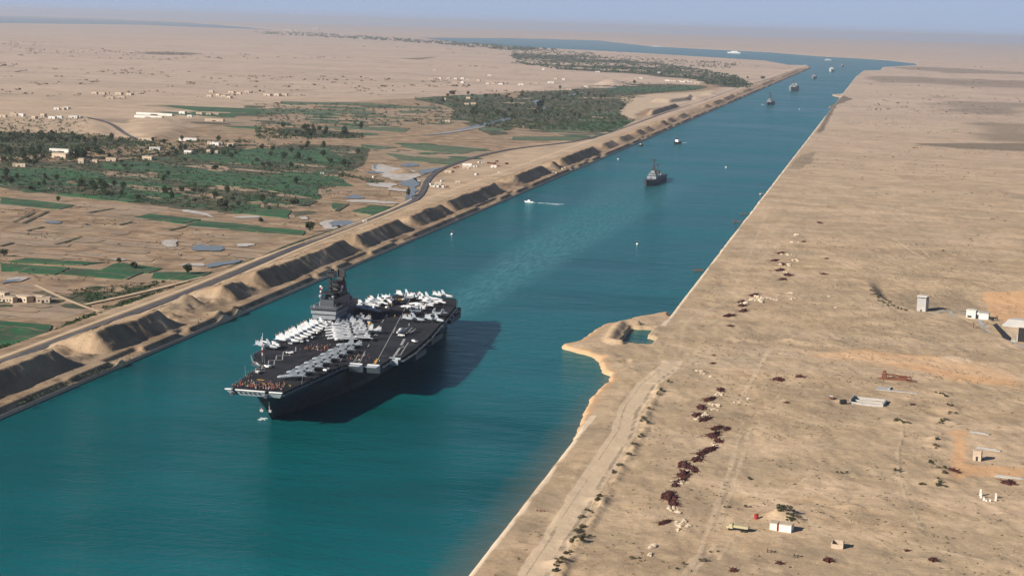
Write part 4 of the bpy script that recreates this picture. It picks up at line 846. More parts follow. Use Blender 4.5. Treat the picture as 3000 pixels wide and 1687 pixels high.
def attack(mat, lbl, grp, fold=True):
    "stubby single-fin attack jet with its outer wings folded up"
    r = empty('attack_jet', (0,0,0), 0, lbl, 'attack jet', grp)
    f = MB(); f.body([(7.0,.35,.3,1.75),(6.6,.62,.62,1.9),(5.2,.8,.95,2.0),(3.2,.9,1.05,2.1),(0,.9,1.0,2.1),(-3,.82,.85,2.15),(-6,.6,.6,2.2),(-7.4,.45,.45,2.25)],10); f.build('fuselage', mat, r, True)
    MB().box(-.45,.45,6.75,7.06,1.25,1.75).build('air_intake', M['black'], r)
    c = MB(); c.body([(5.9,.1,.1,2.75),(5.2,.38,.36,2.9),(4.2,.44,.5,3.0),(3.0,.2,.2,2.95)],8); c.build('canopy', M['glass'], r, True)
    for s in (-1,1):
        wingp(MB(), (s*.8,2.2,-1.9,2.7), (s*3.6,.3,-2.3,2.65), .3).build('wing', mat, r)
        if fold:
            a = MB(); a.add([(s*3.5,.3,2.6),(s*3.5,-2.3,2.6),(s*3.2,-2.7,5.3),(s*3.2,-1.4,5.3),(s*3.7,.3,2.7),(s*3.7,-2.3,2.7),(s*3.35,-2.7,5.3),(s*3.35,-1.4,5.3)],[(0,3,2,1),(4,5,6,7),(0,4,7,3),(1,2,6,5),(3,7,6,2)]); a.build('folded_wing_tip', mat, r)
        else: wingp(MB(), (s*3.6,.3,-2.3,2.65), (s*5.9,-1.4,-2.7,2.6), .2).build('wing_tip', mat, r)
        wingp(MB(), (s*.5,-5.2,-7.1,2.3), (s*2.7,-6.7,-7.7,2.3), .16).build('tailplane', mat, r)
    t_ = MB(); t_.add([(-.12,-3.6,2.8),(-.12,-7.2,2.6),(-.06,-7.5,5.0),(-.06,-6.1,5.0),(.12,-3.6,2.8),(.12,-7.2,2.6),(.06,-7.5,5.0),(.06,-6.1,5.0)],[(0,3,2,1),(4,5,6,7),(0,4,7,3),(1,2,6,5),(3,7,6,2)]); t_.build('tail_fin', mat, r)
    fintip(r, -.06, .06, -6.1, -7.4, 4.95); MB().box(-.3,.3,5.6,6.7,2.5,2.62,.1,.1).build('glare_panel', M['dark'], r); MB().box(-.35,.35,-3.2,1.8,3.02,3.12,.1,.2).build('spine_panel', M['jet_grey'], r)
    gear(r, [(0,4.6),(-1.2,-.9),(1.2,-.9)]); return r
def radarplane(mat, lbl):
    r = empty('radar_plane', (0,0,0), 0, lbl, 'radar aircraft')
    f = MB(); f.body([(8.2,.3,.3,2.1),(7.4,.8,.85,2.3),(5.5,1.0,1.15,2.5),(0,1.05,1.15,2.5),(-4,.85,.9,2.7),(-8,.3,.3,3.0)],10)
    for s in (-1,1): f.body([(4.6,.4,.5,2.6,s*3.2),(3,.55,.65,2.6,s*3.2),(-.5,.5,.5,2.5,s*3.2)],8)
    f.build('fuselage', mat, r, True)
    c = MB(); c.body([(7.5,.1,.1,2.9),(6.9,.6,.35,3.1),(6.2,.6,.3,3.3),(5.4,.2,.1,3.3)],8); c.build('cockpit_glass', M['glass'], r, True)
    c = MB(); c.tube((0,-1,3.4),(0,-1,4.8),.5,.35); c.body([(4.7,1.,1.,-1),(4.8,3.5,3.5,-1),(5.1,3.6,3.6,-1),(5.5,1.,1.,-1)],16,'z'); c.build('rotodome', M['white'], r, True)
    for s in (-1,1):
        wingp(MB(), (s*.9,2.4,-.6,3.3), (s*4.2,2.2,-.4,3.35), .35).build('wing', mat, r)
        wingp(MB(), (s*4.2,-.6,-9,3.6), (s*4.9,-.8,-8.6,2.0), .3).build('folded_wing', mat, r)
        MB().tube((s*3.2,4.6,2.6),(s*3.2,4.8,2.6),1.3,n=10).build('propeller', M['dark'], r)
    wingp(MB(), (0,-7,-8.4,3.2), (3.9,-7.2,-8.4,3.6), .2).build('tailplane', mat, r); wingp(MB(), (0,-7,-8.4,3.2), (-3.9,-7.2,-8.4,3.6), .2).build('tailplane', mat, r)
    for x in (-3.9,-1.3,1.3,3.9): MB().box(x-.08,x+.08,-8.7,-7.1,2.4,5.4,0,.25).build('tail_fin', mat, r)
    gear(r, [(0,5.5),(-3.1,0),(3.1,0)]); return r
def helicopter(lbl, grp, mat):
    r = empty('helicopter', (0,0,0), 0, lbl, 'helicopter', grp)
    f = MB(); f.body([(5.4,.4,.4,1.8),(4.7,.95,.9,2.0),(2.5,1.1,1.15,2.2),(-1.5,1.05,1.1,2.2),(-3.5,.6,.6,2.6),(-7.5,.28,.3,3.0),(-8.6,.2,.3,3.2)],10); f.box(-.7,.7,-1.6,2.6,3.1,3.9,.15,.4); f.build('fuselage', mat, r, True)
    MB().body([(5.2,.5,.3,2.3),(4.6,.85,.5,2.4),(3.8,.8,.3,2.6)],8).build('cockpit_glass', M['glass'], r, True)
    h = MB(); h.tube((0,.6,3.8),(0,.6,4.5),.25)
    for k in range(5): h.add([(-.25,.3,4.45),(.25,.3,4.45),(.25+(k-2)*.6,-7.6,4.25),(-.25+(k-2)*.6,-7.6,4.25),(-.25,.3,4.5),(.25,.3,4.5),(.25+(k-2)*.6,-7.6,4.3),(-.25+(k-2)*.6,-7.6,4.3)],[(0,3,2,1),(4,5,6,7),(0,4,7,3),(1,2,6,5),(2,3,7,6)])
    h.build('folded_rotor', M['dark'], r)
    MB().box(-.12,.12,-8.9,-7.8,3,5.2,0,.2).build('tail_fin', mat, r)
    t_ = MB()
    for k in range(4): a = k*math.pi/2+.4; t_.tube((.35,-8.4,4.6),(.35,-8.4+1.4*math.cos(a),4.6+1.4*math.sin(a)),.09,n=4)
    t_.build('tail_rotor', M['dark'], r); gear(r, [(-1.6,1.5),(1.6,1.5),(0,-6.5)], .35); return r
def place(proto, x, y, hd, label=None, group=None, z=19.05):
    "hd: heading in ship axes, degrees clockwise from forward"
    o = proto if not proto.get('_used') else copy_tree(proto)
    proto['_used'] = 1
    if '_used' in o and o is not proto: del o['_used']
    o.location = dw(x, y, z); o.rotation_euler = (0,0,RZC-math.radians(hd))
    if label: o['label'] = label
    if group: o['group'] = group
    PLACED.append(o); return o
PLACED = []
G1 = 'white-finned jets parked tail-out along the starboard deck edge ahead of the island'
pA = attack(M['jet_white'], 'light grey jet in the tight row along the starboard edge ahead of the island', G1)
for k in range(9):
    x, y = dl(448+k*42, 688-k*18.5); place(pA, 28.5+.5*math.sin(k*2.1), -121-k*6.9, -88+random.uniform(-3,3), None, G1)
place(pA, 26.5, -186+3.5, -60, 'light grey jet at the aft end of the starboard row, close to the island'); PLACED[-1].pop('group', None)
G2 = 'grey jets parked in a slanting row on the port bow'
pB = attack(M['jet_grey'], 'slate grey jet in the slanting row on the port bow', G2)
for k in range(7): place(pB, -7.0-.8*k*.3, -28.5-k*12.6, 62, None, G2)
G3 = 'pale jets packed together amidships beside the island'
pC = fighter(M['jet_white'], 'pale swing-wing fighter in the tight pack amidships beside the landing lane', G3)
for x, y, h in [(3,-136,58),(6.5,-144,64),(9.5,-152.6,57),(12.5,-160,66),(15.5,-168.5,55),(-4,-143,68)]: place(pC, x, y, h, None, G3)
pD = attack(M['jet_white'], 'pale attack jet with folded wings in the tight pack amidships', 'pale attack jets in the pack amidships')
for x, y, h in [(-1.5,-153,52),(2,-161.5,66),(5.5,-170,55),(9,-177,68),(13,-186,61),(18,-178,48),(-4.5,-167,74)]: place(pD, x, y, h, None, 'pale attack jets in the pack amidships')
place(pC, 24.5, -177.5, 150, 'long pale fighter lying crosswise at the foot of the island front'); PLACED[-1].pop('group', None)
pM = attack(M['jet_mid'], 'grey jet half hidden behind the amidships pack under the island side', 'grey jets beside the island side')
for x, y, h in [(18,-196,60),(12,-200,62)]: place(pM, x, y, h)
G4 = 'fighters parked aft of the island'
pE = fighter(M['jet_mid'], 'grey fighter parked aft of the island with its nose to port', G4)
for x, y, h in [(24,-243,-82),(22,-252,-80),(19,-262,-78),(20,-271,-84)]: place(pE, x, y, h, None, G4)
place(pD, 15, -236, -70, 'pale jet beside the aft corner of the island, wings folded'); PLACED[-1].pop('group', None)
pR = radarplane(M['jet_white'], 'twin-engined plane with a round radar dish and four upright fins, aft of the island'); x, y = dl(1335, 385); place(pR, x-1, y, -35)
x, y = dl(1500, 335); place(pM, x, y, -70, 'grey jet by the starboard quarter, standing by the deck edge'); PLACED[-1].pop('group', None)
x, y = dl(1530, 362); place(pD, x, y, 20, 'white jet on the starboard quarter with its nose forward'); PLACED[-1].pop('group', None)
for cx, cy, h, lb in [(1640,345,-75,'grey jet at the stern edge, second from the starboard corner'),(1700,348,-80,'grey jet at the stern edge, middle of the row'),(1845,330,-85,'grey jet standing alone at the port end of the stern edge')]:
    x, y = dl(cx, cy); place(pM, x, y+5, h, lb); PLACED[-1].pop('group', None)
for cx, cy, h, lb in [(1730,372,-84,'bright fighter near the stern with its nose to port'),(1760,395,-80,'bright fighter near the stern, closest to the landing lane')]:
    x, y = dl(cx, cy); place(pC, x, y, h, lb); PLACED[-1].pop('group', None)
for cx, cy, h, lb in [(1560,442,88,'long pale fighter lying across the aft deck with its nose to starboard'),(1630,418,86,'long pale fighter lying across the aft deck, behind its twin')]:
    x, y = dl(cx, cy); place(pC, x, y, h, lb); PLACED[-1].pop('group', None)
for cx, cy, h, lb in [(1585,482,5,'small grey jet forward of the two crosswise fighters, wings spread'),(1575,545,-88,'blue-grey jet on the port side pointing to port'),(1755,548,-70,'grey jet parked at the port edge beside the equipment')]:
    x, y = dl(cx, cy); place(pB, x, y, h, lb); PLACED[-1].pop('group', None)
x, y = dl(1770, 500); place(pD, x, y, 30, 'white jet with folded wings on the port quarter'); PLACED[-1].pop('group', None)
pH = helicopter('white helicopter parked on the port side abreast of the lift', None, M['jet_white'])
x, y = dl(1470, 650); place(pH, x, y, 15)
x, y = dl(355, 768); place(pH, x, y, -70, 'grey white helicopter forward of the starboard jet row'); 
x, y = dl(300, 790); place(pB, x+1, y-3, -80, 'dark jet near the whip aerial, ahead of the starboard row'); PLACED[-1].pop('group', None)
x, y = dl(1010, 770); place(pB, x, y, 70, 'slate grey jet at the after end of the port bow row, by the crew'); PLACED[-1].pop('group', None)
for o in PLACED:
    if '_used' in o: del o['_used']
# deck tractors
def tractor(lbl, grp, mt):
    r = empty('tow_tractor', (0,0,0), 0, lbl, 'tractor', grp)
    MB().box(-1.0,1.0,-2.0,2.0,.5,1.35,.1,.15).build('body', mt, r); MB().box(-.7,.7,-1.7,-.4,1.33,2.1,.15,.15).build('cab', M['glass'], r)
    for s in (-1,1):
        for y in (-1.3,1.3): MB().tube((s*.75,y,.45),(s*1.05,y,.45),.45,n=8).build('wheel', M['black'], r)
    return r
TT = [tractor('yellow tow tractor in front of the island, starboard one of the two', None, M['yellow'])]
TT.append(copy_tree(TT[0])); TT[1]['label'] = 'yellow tow tractor in front of the island, port one of the two'
for o, c in zip(TT, ((783,487),(822,487))):
    if 'group' in o: del o['group']
    x, y = dl(*c); o.location = dw(x, y, 19.05); o.rotation_euler = (0,0,RZC+1.5); o.scale = (1.35,1.35,1.35)
for k, (cx, cy, mt, lb) in enumerate([(228,985,'white','white deck tractor beside the starboard zigzag lines'),(308,938,'white','white deck cart on the starboard zigzag line'),(498,818,'white','white deck cart at the aft end of the zigzag lines'),(905,992,'white','white cart at the port deck edge beside the bow row'),(1582,718,'white','white cart at the port edge near the lift'),(1465,668,'white','white power cart by the port helicopter'),(1205,605,'yellow','yellow tractor on the landing lane'),(462,1028,'white','white cart by the first jet of the port bow row')]):
    if cx == 905: x, y = dl(cx, cy, 17.8)
    else: x, y = dl(cx, cy)
    o = tractor(lb, None, M[mt]); del_ = o.pop('group') if 'group' in o else None
    o.location = dw(x if cx != 905 else -16.2, y, 19.05); o.rotation_euler = (0,0,RZC+k)
def cart(x, y, mt, lab, grp):
    if (mt, grp) not in CT:
        r = empty('deck_cart', (0,0,0), 0, lab, 'cart', grp); MB().box(-.8,.8,-1.3,1.3,.4,1.2,.1,.1).build('body', M[mt], r); MB().tube((0,1.3,.6),(0,2.4,.4),.08,n=4).build('tow_bar', M['dark'], r)
        for s in (-1,1): MB().tube((s*.65,-.7,.35),(s*.85,-.7,.35),.35,n=8).build('wheel', M['black'], r)
        CT[(mt, grp)] = r
    else: r = copy_tree(CT[(mt, grp)])
    r.location = dw(x, y, 19.05); r.rotation_euler = (0,0,random.uniform(0,6.28)); tag(r, lab, 'cart', grp)
CT = {}
for k in range(16): cart(random.uniform(20,32), -119-k*3.7, random.choice(['yellow','jet_grey','white']), 'small cart among the jets parked along the starboard edge', 'carts among the starboard row')
for k in range(12): cart(random.uniform(-12,14), -232-k*6.2, random.choice(['yellow','rust','white','dark']), 'small cart standing among the jets on the aft deck', 'carts on the aft deck')
for k in range(8): cart(random.uniform(-4,20), -186-k*2.3, random.choice(['yellow','jet_grey','dark']), 'small cart between the packed jets and the island', 'carts beside the island')
# ================================================================ people
def person_mesh(shirt, k):
    b = MB(); R = []
    a = .25*(k % 3-1)
    # one closed skin from feet to crown, legs close together
    st = [(0,.16,.13,.04),(.1,.14,.10,.02),(.45,.15,.11,0),(.9,.19,.13,0),(1.0,.20,.14,0),(1.2,.18,.13,0),(1.42,.24,.14,0),(1.5,.12,.10,0),(1.56,.07,.07,.01),(1.62,.085,.10,.01),(1.74,.09,.11,.01),(1.84,.05,.06,0)]
    n = 8
    for z, w, d, c in st: R.append([(w*math.cos(2*math.pi*i/n), c+d*math.sin(2*math.pi*i/n), z) for i in range(n)])
    b.loft(R)
    for i in range(len(b.f)-2): b.mi[i] = 1 if i//n < 4 else (0 if i//n < 7 else 2)
    for s in (-1,1):      # arms with a bend and a five-fingered hand
        b.m = 0; b.tube((s*.22,0,1.42),(s*.30,-.03,1.15),.055,.045,5); b.tube((s*.30,-.03,1.15),(s*.28,.10+a*.3,.92),.045,.035,5)
        b.m = 2; b.tube((s*.28,.10+a*.3,.92),(s*.27,.13+a*.3,.83),.04,.035,5)
        for j in range(4): b.tube((s*.27,.10+a*.3+j*.018,.84),(s*.26,.12+a*.3+j*.018,.77),.009,.007,3)
        b.tube((s*.27,.10+a*.3,.89),(s*.23,.14+a*.3,.84),.011,.008,3)
    return b.mesh('person', [M[shirt], M['cloth_dark'], M['skin']], True)
GP = {}
SHIRTS = [('red','red'),('cloth_dark','dark'),('cloth_white','white'),('red','red'),('rust','brown'),('cloth_green','green'),('cloth_dark','dark'),('cloth_dark','dark'),('red','red'),('yellow','yellow'),('cloth_dark','dark'),('rust','brown'),('cloth_dark','dark')]
PM = [person_mesh(s, k) for k, (s, _) in enumerate(SHIRTS)]
def crowd(n, where, reg, lab):
    for i in range(n):
        k = random.randrange(len(PM)); x, y = reg()
        o = bpy.data.objects.new('person', PM[k]); COL.objects.link(o); o.location = dw(x, y, 19.02)
        o.rotation_euler = (0,0,random.uniform(0,6.28)); s = random.uniform(.94,1.05); o.scale = (s*1.0, s*1.0, s)
        c = SHIRTS[k][1]; tag(o, 'person in a %s shirt %s' % (c, lab), 'person', 'crew in %s shirts %s' % (c, where))
def inb(x0, x1, y0, y1, f=lambda x, y: True):
    def g():
        while True:
            x, y = random.uniform(x0, x1), random.uniform(y0, y1)
            if f(x, y): return x, y
    return g
crowd(150, 'gathered on the bow', inb(-13,15,-17,-.8, lambda x, y: random.random() < (1.1+y/17)**1.3+.1 and abs(x-1) < 13.5+.1*abs(y)), 'in the crowd gathered on the bow deck')
crowd(14, 'along the forward starboard edge', inb(13,19,-40,-12, lambda x, y: x < 15+.1*abs(y)), 'by the forward starboard deck edge')
crowd(64, 'in the group amidships', inb(-6,14,-122,-98, lambda x, y: abs(y+110-(x-4)*.25) < 9), 'in the loose group on deck forward of the packed jets')
crowd(26, 'at the waist catapults', inb(-36,-14,-100,-84), 'around the two catapult ends at the port waist')
crowd(14, 'on the aft flight deck', inb(-12,14,-240,-205), 'on the open aft flight deck')
foam = tag(BOWFOAM.build('bow_foam', M['foam']), kind='stuff')
# ================================================================ other vessels
def lofthull(L, B, Hh, sheer=1.5, n=14, full=.5):
    R = []
    for k in range(n+1):
        q = k/n; y = L/2-L*q**1.15
        f = min(1, (q/.42))**full if q < .42 else 1-.25*max(0, (q-.75)/.25)**2
        f = max(.02, math.sin(math.pi/2*min(1, f))); R_ = []
        dk = Hh+sheer*max(0, 1-q*2.4)**2; rk = (1-q)*Hh*.55*(1 if q < .3 else 0)
        for s, z, w in ((1,-1.5,.72),(1,0,.8),(1,dk*.6,.95),(1,dk,1.0),(-1,dk,1.0),(-1,dk*.6,.95),(-1,0,.8),(-1,-1.5,.72)):
            R_.append((s*B/2*f*w, y+(z/dk-.5)*rk*(1 if q < .15 else 0), z))
        R.append(R_)
    return MB().loft(R)
def warship(loc, hd, L, B, Hh, lbl, mat='ship', kind='destroyer', mast=24, cat='warship'):
    r = empty(kind, (loc[0], loc[1], 0), hd, lbl, cat); hm_ = 'hull' if mat == 'ship' else mat; mat = 'haze_grey' if mat == 'ship' else mat
    lofthull(L, B, Hh).build('hull', M[hm_], r)
    w = B*.42; y = L*.12
    d = MB(); d.box(-w,w,-L*.30,y+L*.08,Hh-.3,Hh+2.6,.2,.5); dh = d.build('deckhouse', M[mat], r)
    b = MB(); b.box(-w*.86,w*.86,y-L*.06,y+L*.07,Hh+2.6,Hh+5.6,.3,.5); br = b.build('bridge', M[mat], r)
    b = MB(); b.box(-w*.62,w*.62,y-L*.05,y+L*.05,Hh+5.6,Hh+7.8,.3,.5); b.box(-w*.4,w*.4,y-L*.045,y+L*.02,Hh+7.8,Hh+9.6,.3,.4); b.build('bridge', M[mat], br)
    b = MB()
    for zz in (3.6, 6.3): b.box(-w*(.8 if zz < 5 else .55),w*(.8 if zz < 5 else .55),y+L*(.0705 if zz < 5 else .0505)-.5*(zz-2.6)/3*.9,y+L*(.0705 if zz < 5 else .0555)+.12-.5*(zz-2.6)/3*.9,Hh+zz,Hh+zz+.9)
    b.build('window_band', M['glass'], br)
    b = MB(); b.box(-w*.5,w*.5,y-L*.09,y-L*.045,Hh+2.5,Hh+9.5,.4,.8); b.build('funnel', M['dark'], r)
    b = MB(); b.box(-w*.5,w*.5,-L*.2,-L*.14,Hh+2.5,Hh+7.5,.4,.8); b.build('funnel', M['dark'], r)
    m_ = MB(); zt = mast; m_.tube((0,y-L*.03,Hh+8),(0,y-L*.03,zt),1.1,.5,6); m_.box(-1.9,1.9,y-L*.045,y-L*.015,Hh+9,zt-8,.9,.7); m_.box(-2.4,2.4,y-L*.04,y-L*.02,zt-13,zt-12.4); m_.tube((0,-L*.17,Hh+7),(0,-L*.17,zt-9),.5,.3,6); m_.tube((-2.5,-L*.17,zt-12),(2.5,-L*.17,zt-12),.2,n=5); m_.box(-1.8,1.8,-L*.172,-L*.166,zt-11,zt-9)
    for s in (-1,1): m_.tube((s*1.8,y-L*.045,Hh+5),(0,y-L*.03,zt-4),.35,.25,5)
    m_.tube((-w*.75,y-L*.03,zt-5),(w*.75,y-L*.03,zt-5),.22,n=5); m_.box(-1.5,1.5,y-L*.04,y-L*.02,zt-8.3,zt-7.9); m_.box(-2.6,2.6,y-L*.03-.3,y-L*.03+.3,zt-2.5,zt-.3,.4,0); m_.tube((0,y-L*.03,zt),(0,y-L*.03,zt+4),.14,.05,4)
    m_.build('mast', M['dark'], r)
    for yy, zz in ((L*.27,Hh+.8),(-L*.36,Hh)):
        g = MB(); g.body([(zz,1.7,2.,yy),(zz+1.5,1.7,2.,yy),(zz+2.4,1.1,1.3,yy)],8,'z'); g.tube((0,yy+(1.2 if yy > 0 else -1.2),zz+1.5),(0,yy+(6 if yy > 0 else -6),zz+2.2),.18,.13,6); g.build('gun_mount', M[mat], r)
    for s in (-1,1): MB().box(*sorted((s*w*.9,s*w*1.12)),-L*.12,-L*.06,Hh+2.7,Hh+4.2,.1,.8).build('ships_boat', M['haze_grey'], r)
    return r
def wpos(px, py): p = at(px, py, 0); return p
def toward(p, q): return math.atan2(-(q[0]-p[0]), q[1]-p[1])
HD = math.radians(178)
def bowat(px, py, L, hd=HD):
    p = at(px, py, 0); return (p[0]+math.sin(hd)*L/2, p[1]-math.cos(hd)*L/2)
warship(bowat(1893,546,128), HD, 128, 14.5, 6.5, 'grey destroyer with a black mast following behind the carrier, nearest of the warships astern', mast=31)
warship(bowat(2249,308,125), math.radians(177), 125, 14.5, 6.5, 'slim grey warship with a tall mast and white bow wave, second astern of the carrier', mast=33)
o = warship(bowat(2319,267,150), math.radians(176), 150, 24, 13, 'broad high-sided naval transport ship third in line, lit pale on its bow', 'haze_grey', 'transport_ship', 36, 'ship')
MB().box(-9,9,-45,-20,15,24,.5,.5).build('crane_house', M['haze_grey'], o)
warship(bowat(2382,231,120), HD, 120, 17, 9, 'small grey supply ship fourth in line, low in the canal near its mouth', 'haze_grey', 'supply_ship', 26, 'ship')
warship(bowat(2433,211,170), math.radians(180), 170, 26, 14, 'pale bulky cargo ship fifth in line, just entering the canal', 'jet_mid', 'cargo_ship', 34, 'ship')
warship(bowat(2466,195,110), HD, 110, 14, 7, 'tiny ship with a thin mast at the canal mouth, beyond the fifth ship', 'haze_grey', 'frigate', 32, 'ship')
warship(bowat(2424,178,120), math.radians(100), 50, 11, 6, 'distant pale ship on the lake just beyond the canal mouth', 'jet_mid', 'lake_ship', 16, 'ship')
o = warship(bowat(2150,157,10), math.radians(95), 112, 20, 10, 'white passenger ship lying broadside on the distant lake', 'white', 'passenger_ship', 26, 'ship')
for z, a in ((15,.34),(19,.26)): MB().box(-8,8,-112*a,112*(a-.06),z-3,z+1,.5,2).build('upper_deck', M['white'], o)
warship(bowat(1925,138,10), math.radians(93), 105, 16, 7, 'faint long tanker lying on the lake, left of the passenger ship', 'jet_mid', 'tanker', 17, 'ship')
def boat(loc, hd, L, B, lbl, nm='motor_boat', mt='white', cab='white', low=False):
    r = empty(nm, (loc[0],loc[1],0), hd, lbl, 'boat'); lofthull(L, B, B*.32, B*.15, 8).build('hull', M[mt], r)
    z = B*.3
    if not low:
        MB().box(-B*.3,B*.3,-L*.12,L*.14,z,z+B*.5,.1,.3).build('cabin', M[cab], r); MB().box(-B*.26,B*.26,L*.02,L*.105,z+B*.5,z+B*.82,.1,.2).build('wheelhouse', M['glass'], r)
        MB().tube((0,-L*.02,z+B*.5),(0,-L*.02,z+B*1.5),.1,.05,5).build('mast', M['dark'], r)
    else: MB().box(-B*.4,B*.4,-L*.35,L*.15,z-.1,z+.35).build('thwart', M['wood'], r)
    return r
p = wpos(1984,421); o = boat(p, math.radians(172), 30, 9, 'white patrol launch running down the canal ahead of the second warship', 'patrol_launch', 'dark', 'white')
p = wpos(1550,593); boat(p, math.radians(80), 11, 3.6, 'small white speedboat throwing a white wake near the left bank', 'speedboat')
p = wpos(1877,427); boat(p, math.radians(170), 18, 5, 'dark red wooden boat moored against the left bank', 'moored_boat', 'rust', 'haze_grey')
p = gat(1776,1101); o = boat(p, math.radians(115), 9, 2.6, 'white open boat drawn up on the beach at the foot of the sand spit', 'beached_boat', 'white', low=True); o.location.z = p[2]+.1
p = wpos(2231,569); boat(p, math.radians(160), 9, 3, 'pale small boat lying at the right bank below the long straight edge', 'rowing_boat', 'white', low=True)
for px, py, lb in [(2047,792,'brown raft of flotsam at the right bank, nearest of three'),(2159,650,'brown raft of flotsam at the right bank, middle of three'),(2180,627,'brown raft of flotsam at the right bank, farthest of three')]:
    p = wpos(px, py); r = empty('raft', (p[0],p[1],0), .4, lb, 'raft')
    MB().box(-4,4,-2.2,2.2,-.1,.35).build('platform', M['wood'], r)
    for k in range(5): q = MB(); x, y = random.uniform(-3,3), random.uniform(-1.5,1.5); q.tube((x,y,.35),(x+random.uniform(-.6,.6),y,random.uniform(1,2)),.35,.2,5); q.build('bundle', M['rust'], r)
for px, py, lb in [(1324,687,'white buoy off the left bank, nearest the carrier'),(1867,716,'white buoy in mid canal below the destroyer'),(1811,467,'small buoy near the left bank, left of the destroyer'),(2127,491,'small buoy to the right of the destroyer'),(2342,321,'tiny buoy near the right bank, far up the canal')]:
    p = wpos(px, py); r = empty('buoy', (p[0],p[1],0), 0, lb, 'buoy'); s = 1 if py > 600 else 1.3
    b = MB(); b.body([(-.3,.9*s,.9*s,0),(.3,1.25*s,1.25*s,0),(.9,1.0*s,1.0*s,0),(1.2,.4*s,.4*s,0)],10,'z'); b.build('float', M['white'], r, True)
    b = MB(); b.tube((0,0,1.1),(0,0,3.2*s),.22,.14,6); b.box(-.4,.4,-.4,.4,3.1*s,3.8*s,.1,.1); b.build('beacon', M['red'], r)
# foam: bow waves and wakes
b = MB()
def foamtrail(x, y, hd, L, w0, w1, n, dens=1.):
    for k in range(n):
        u = random.random()**.8; w = w0+(w1-w0)*u; s = random.uniform(.3,1.)*(.5+u*.6)*(w0*.35+.3); o_ = random.choice((-1,1))*w*random.uniform(.5,1)**.5
        cx = x-math.sin(hd)*-u*L*-1*-1+math.cos(hd)*o_; cy = y-math.cos(hd)*u*L+math.sin(hd)*o_
        cx = x+math.sin(hd)*u*L+math.cos(hd)*o_
        b.prism([(cx+s*math.cos(t)*random.uniform(.6,1.6), cy+s*math.sin(t)*random.uniform(.6,1.6)) for t in (0,1.1,2.2,3.3,4.4,5.4)], -.02, .05+.1*random.random())
p = wpos(1552,593); foamtrail(p[0]+3, p[1], math.radians(80), 36, 1.6, 5, 130)
p = wpos(2246,308); foamtrail(p[0]-4, p[1], HD, 30, 6, 14, 50)
foamtrail(BOW[0]+4, BOW[1]+312, 0, 70, 7, 17, 70); p = wpos(1984,422); foamtrail(p[0], p[1]-12, HD, 60, 3, 9, 60)
tag(b.build('wake_foam', M['foam']), kind='stuff')
# ================================================================ right bank: rocks, scrap, shrubs
def rockmesh(k):
    r_ = random.Random(k+50); b = MB(); R = []
    n = 7
    for z, w in ((-.25,.9),(.15,1.05),(.55,.85),(.85,.45)):
        R.append([(w*math.cos(6.283*i/n+z)*(1+r_.uniform(-.25,.25)), w*math.sin(6.283*i/n+z)*(1+r_.uniform(-.25,.25))*.8, z*(.8+r_.uniform(-.1,.1))) for i in range(n)])
    b.loft(R); return b.mesh('rock', M['rock'])
RM_ = [rockmesh(k) for k in range(6)]
NM = {'n': 0}
def rocks(q, x, y, n, r, grp, lab, s=(.55,1.25), ex=1.0):
    p = gat(*q(x, y)); jx = [(random.gauss(0, r*.7), random.gauss(0, r*1.0*ex)) for _ in range(n)]
    P = np.array([(p[0]+a, p[1]+c) for a, c in jx]); Z = height(P[:,0], P[:,1])
    for (X_, Y_), z in zip(P, Z):
        o = bpy.data.objects.new('rock', random.choice(RM_)); COL.objects.link(o); k = random.uniform(*s)
        o.location = (X_, Y_, z); o.scale = (k*random.uniform(.8,1.3), k, k*random.uniform(.8,1.2)); o.rotation_euler = (random.uniform(-.2,.2), random.uniform(-.2,.2), random.uniform(0,6.28))
        tag(o, lab, 'rock', grp)
def heapmesh(k):
    r_ = random.Random(k+90); b = MB(); n = 11; R = []
    for z, w in ((-.3,1.15),(.25,.9),(.6,.6),(.95,.25)): R.append([(w*math.cos(6.283*i/n)*(1+r_.uniform(-.35,.35)), w*math.sin(6.283*i/n)*(1+r_.uniform(-.35,.35)), z+r_.uniform(-.12,.12)) for i in range(n)])
    b.loft(R)
    for j in range(26):
        a = r_.uniform(0,6.28); d = r_.uniform(.1,1.0); x, y = d*math.cos(a), d*math.sin(a); l = r_.uniform(.4,1.1); h = r_.uniform(.1,.8)
        b.tube((x,y,h*.3), (x+l*math.cos(a+r_.uniform(-1,1)), y+l*math.sin(a+r_.uniform(-1,1)), h*.5+r_.uniform(0,.4)), .09, .05, 4)
    return b.mesh('scrap_heap', M['scrap'])
HM_ = [heapmesh(k) for k in range(5)]
def heap(q, x, y, r, lab, ry=1.0, rot=0.):
    X_, Y_, z = gat(*q(x, y)); o = bpy.data.objects.new('scrap_heap', random.choice(HM_)); COL.objects.link(o)
    o.location = (X_, Y_, z); o.scale = (r, r*ry, min(r*.5, 1.3)); o.rotation_euler = (0,0,rot or random.uniform(-.5,.3)); tag(o, lab, 'scrap heap'); return o
def wdn(n): return ['first','second','third','fourth','fifth','sixth','seventh','eighth','ninth','tenth','eleventh','twelfth','thirteenth','fourteenth','fifteenth','sixteenth','seventeenth','eighteenth'][n]
near = sorted([(QD,990,45,2.6),(QD,1035,105,2.0),(QD,950,190,2.4),(QD,880,225,2.2),(QD,830,285,2.4),(QD,700,345,2.6),(QD,780,385,2.2),(QD,690,440,2.6),(QD,665,505,2.),(QD,610,545,1.6),(QD,545,655,3.0),(QD,595,730,2.2),(QD,505,912,1.7)], key=lambda c: c[0](c[1],c[2])[1])
for k, (q,x,y,r) in enumerate(near): heap(q, x, y, r, 'dark red scrap heap, %s from the top of the lower scrap line' % wdn(k), 2.3)
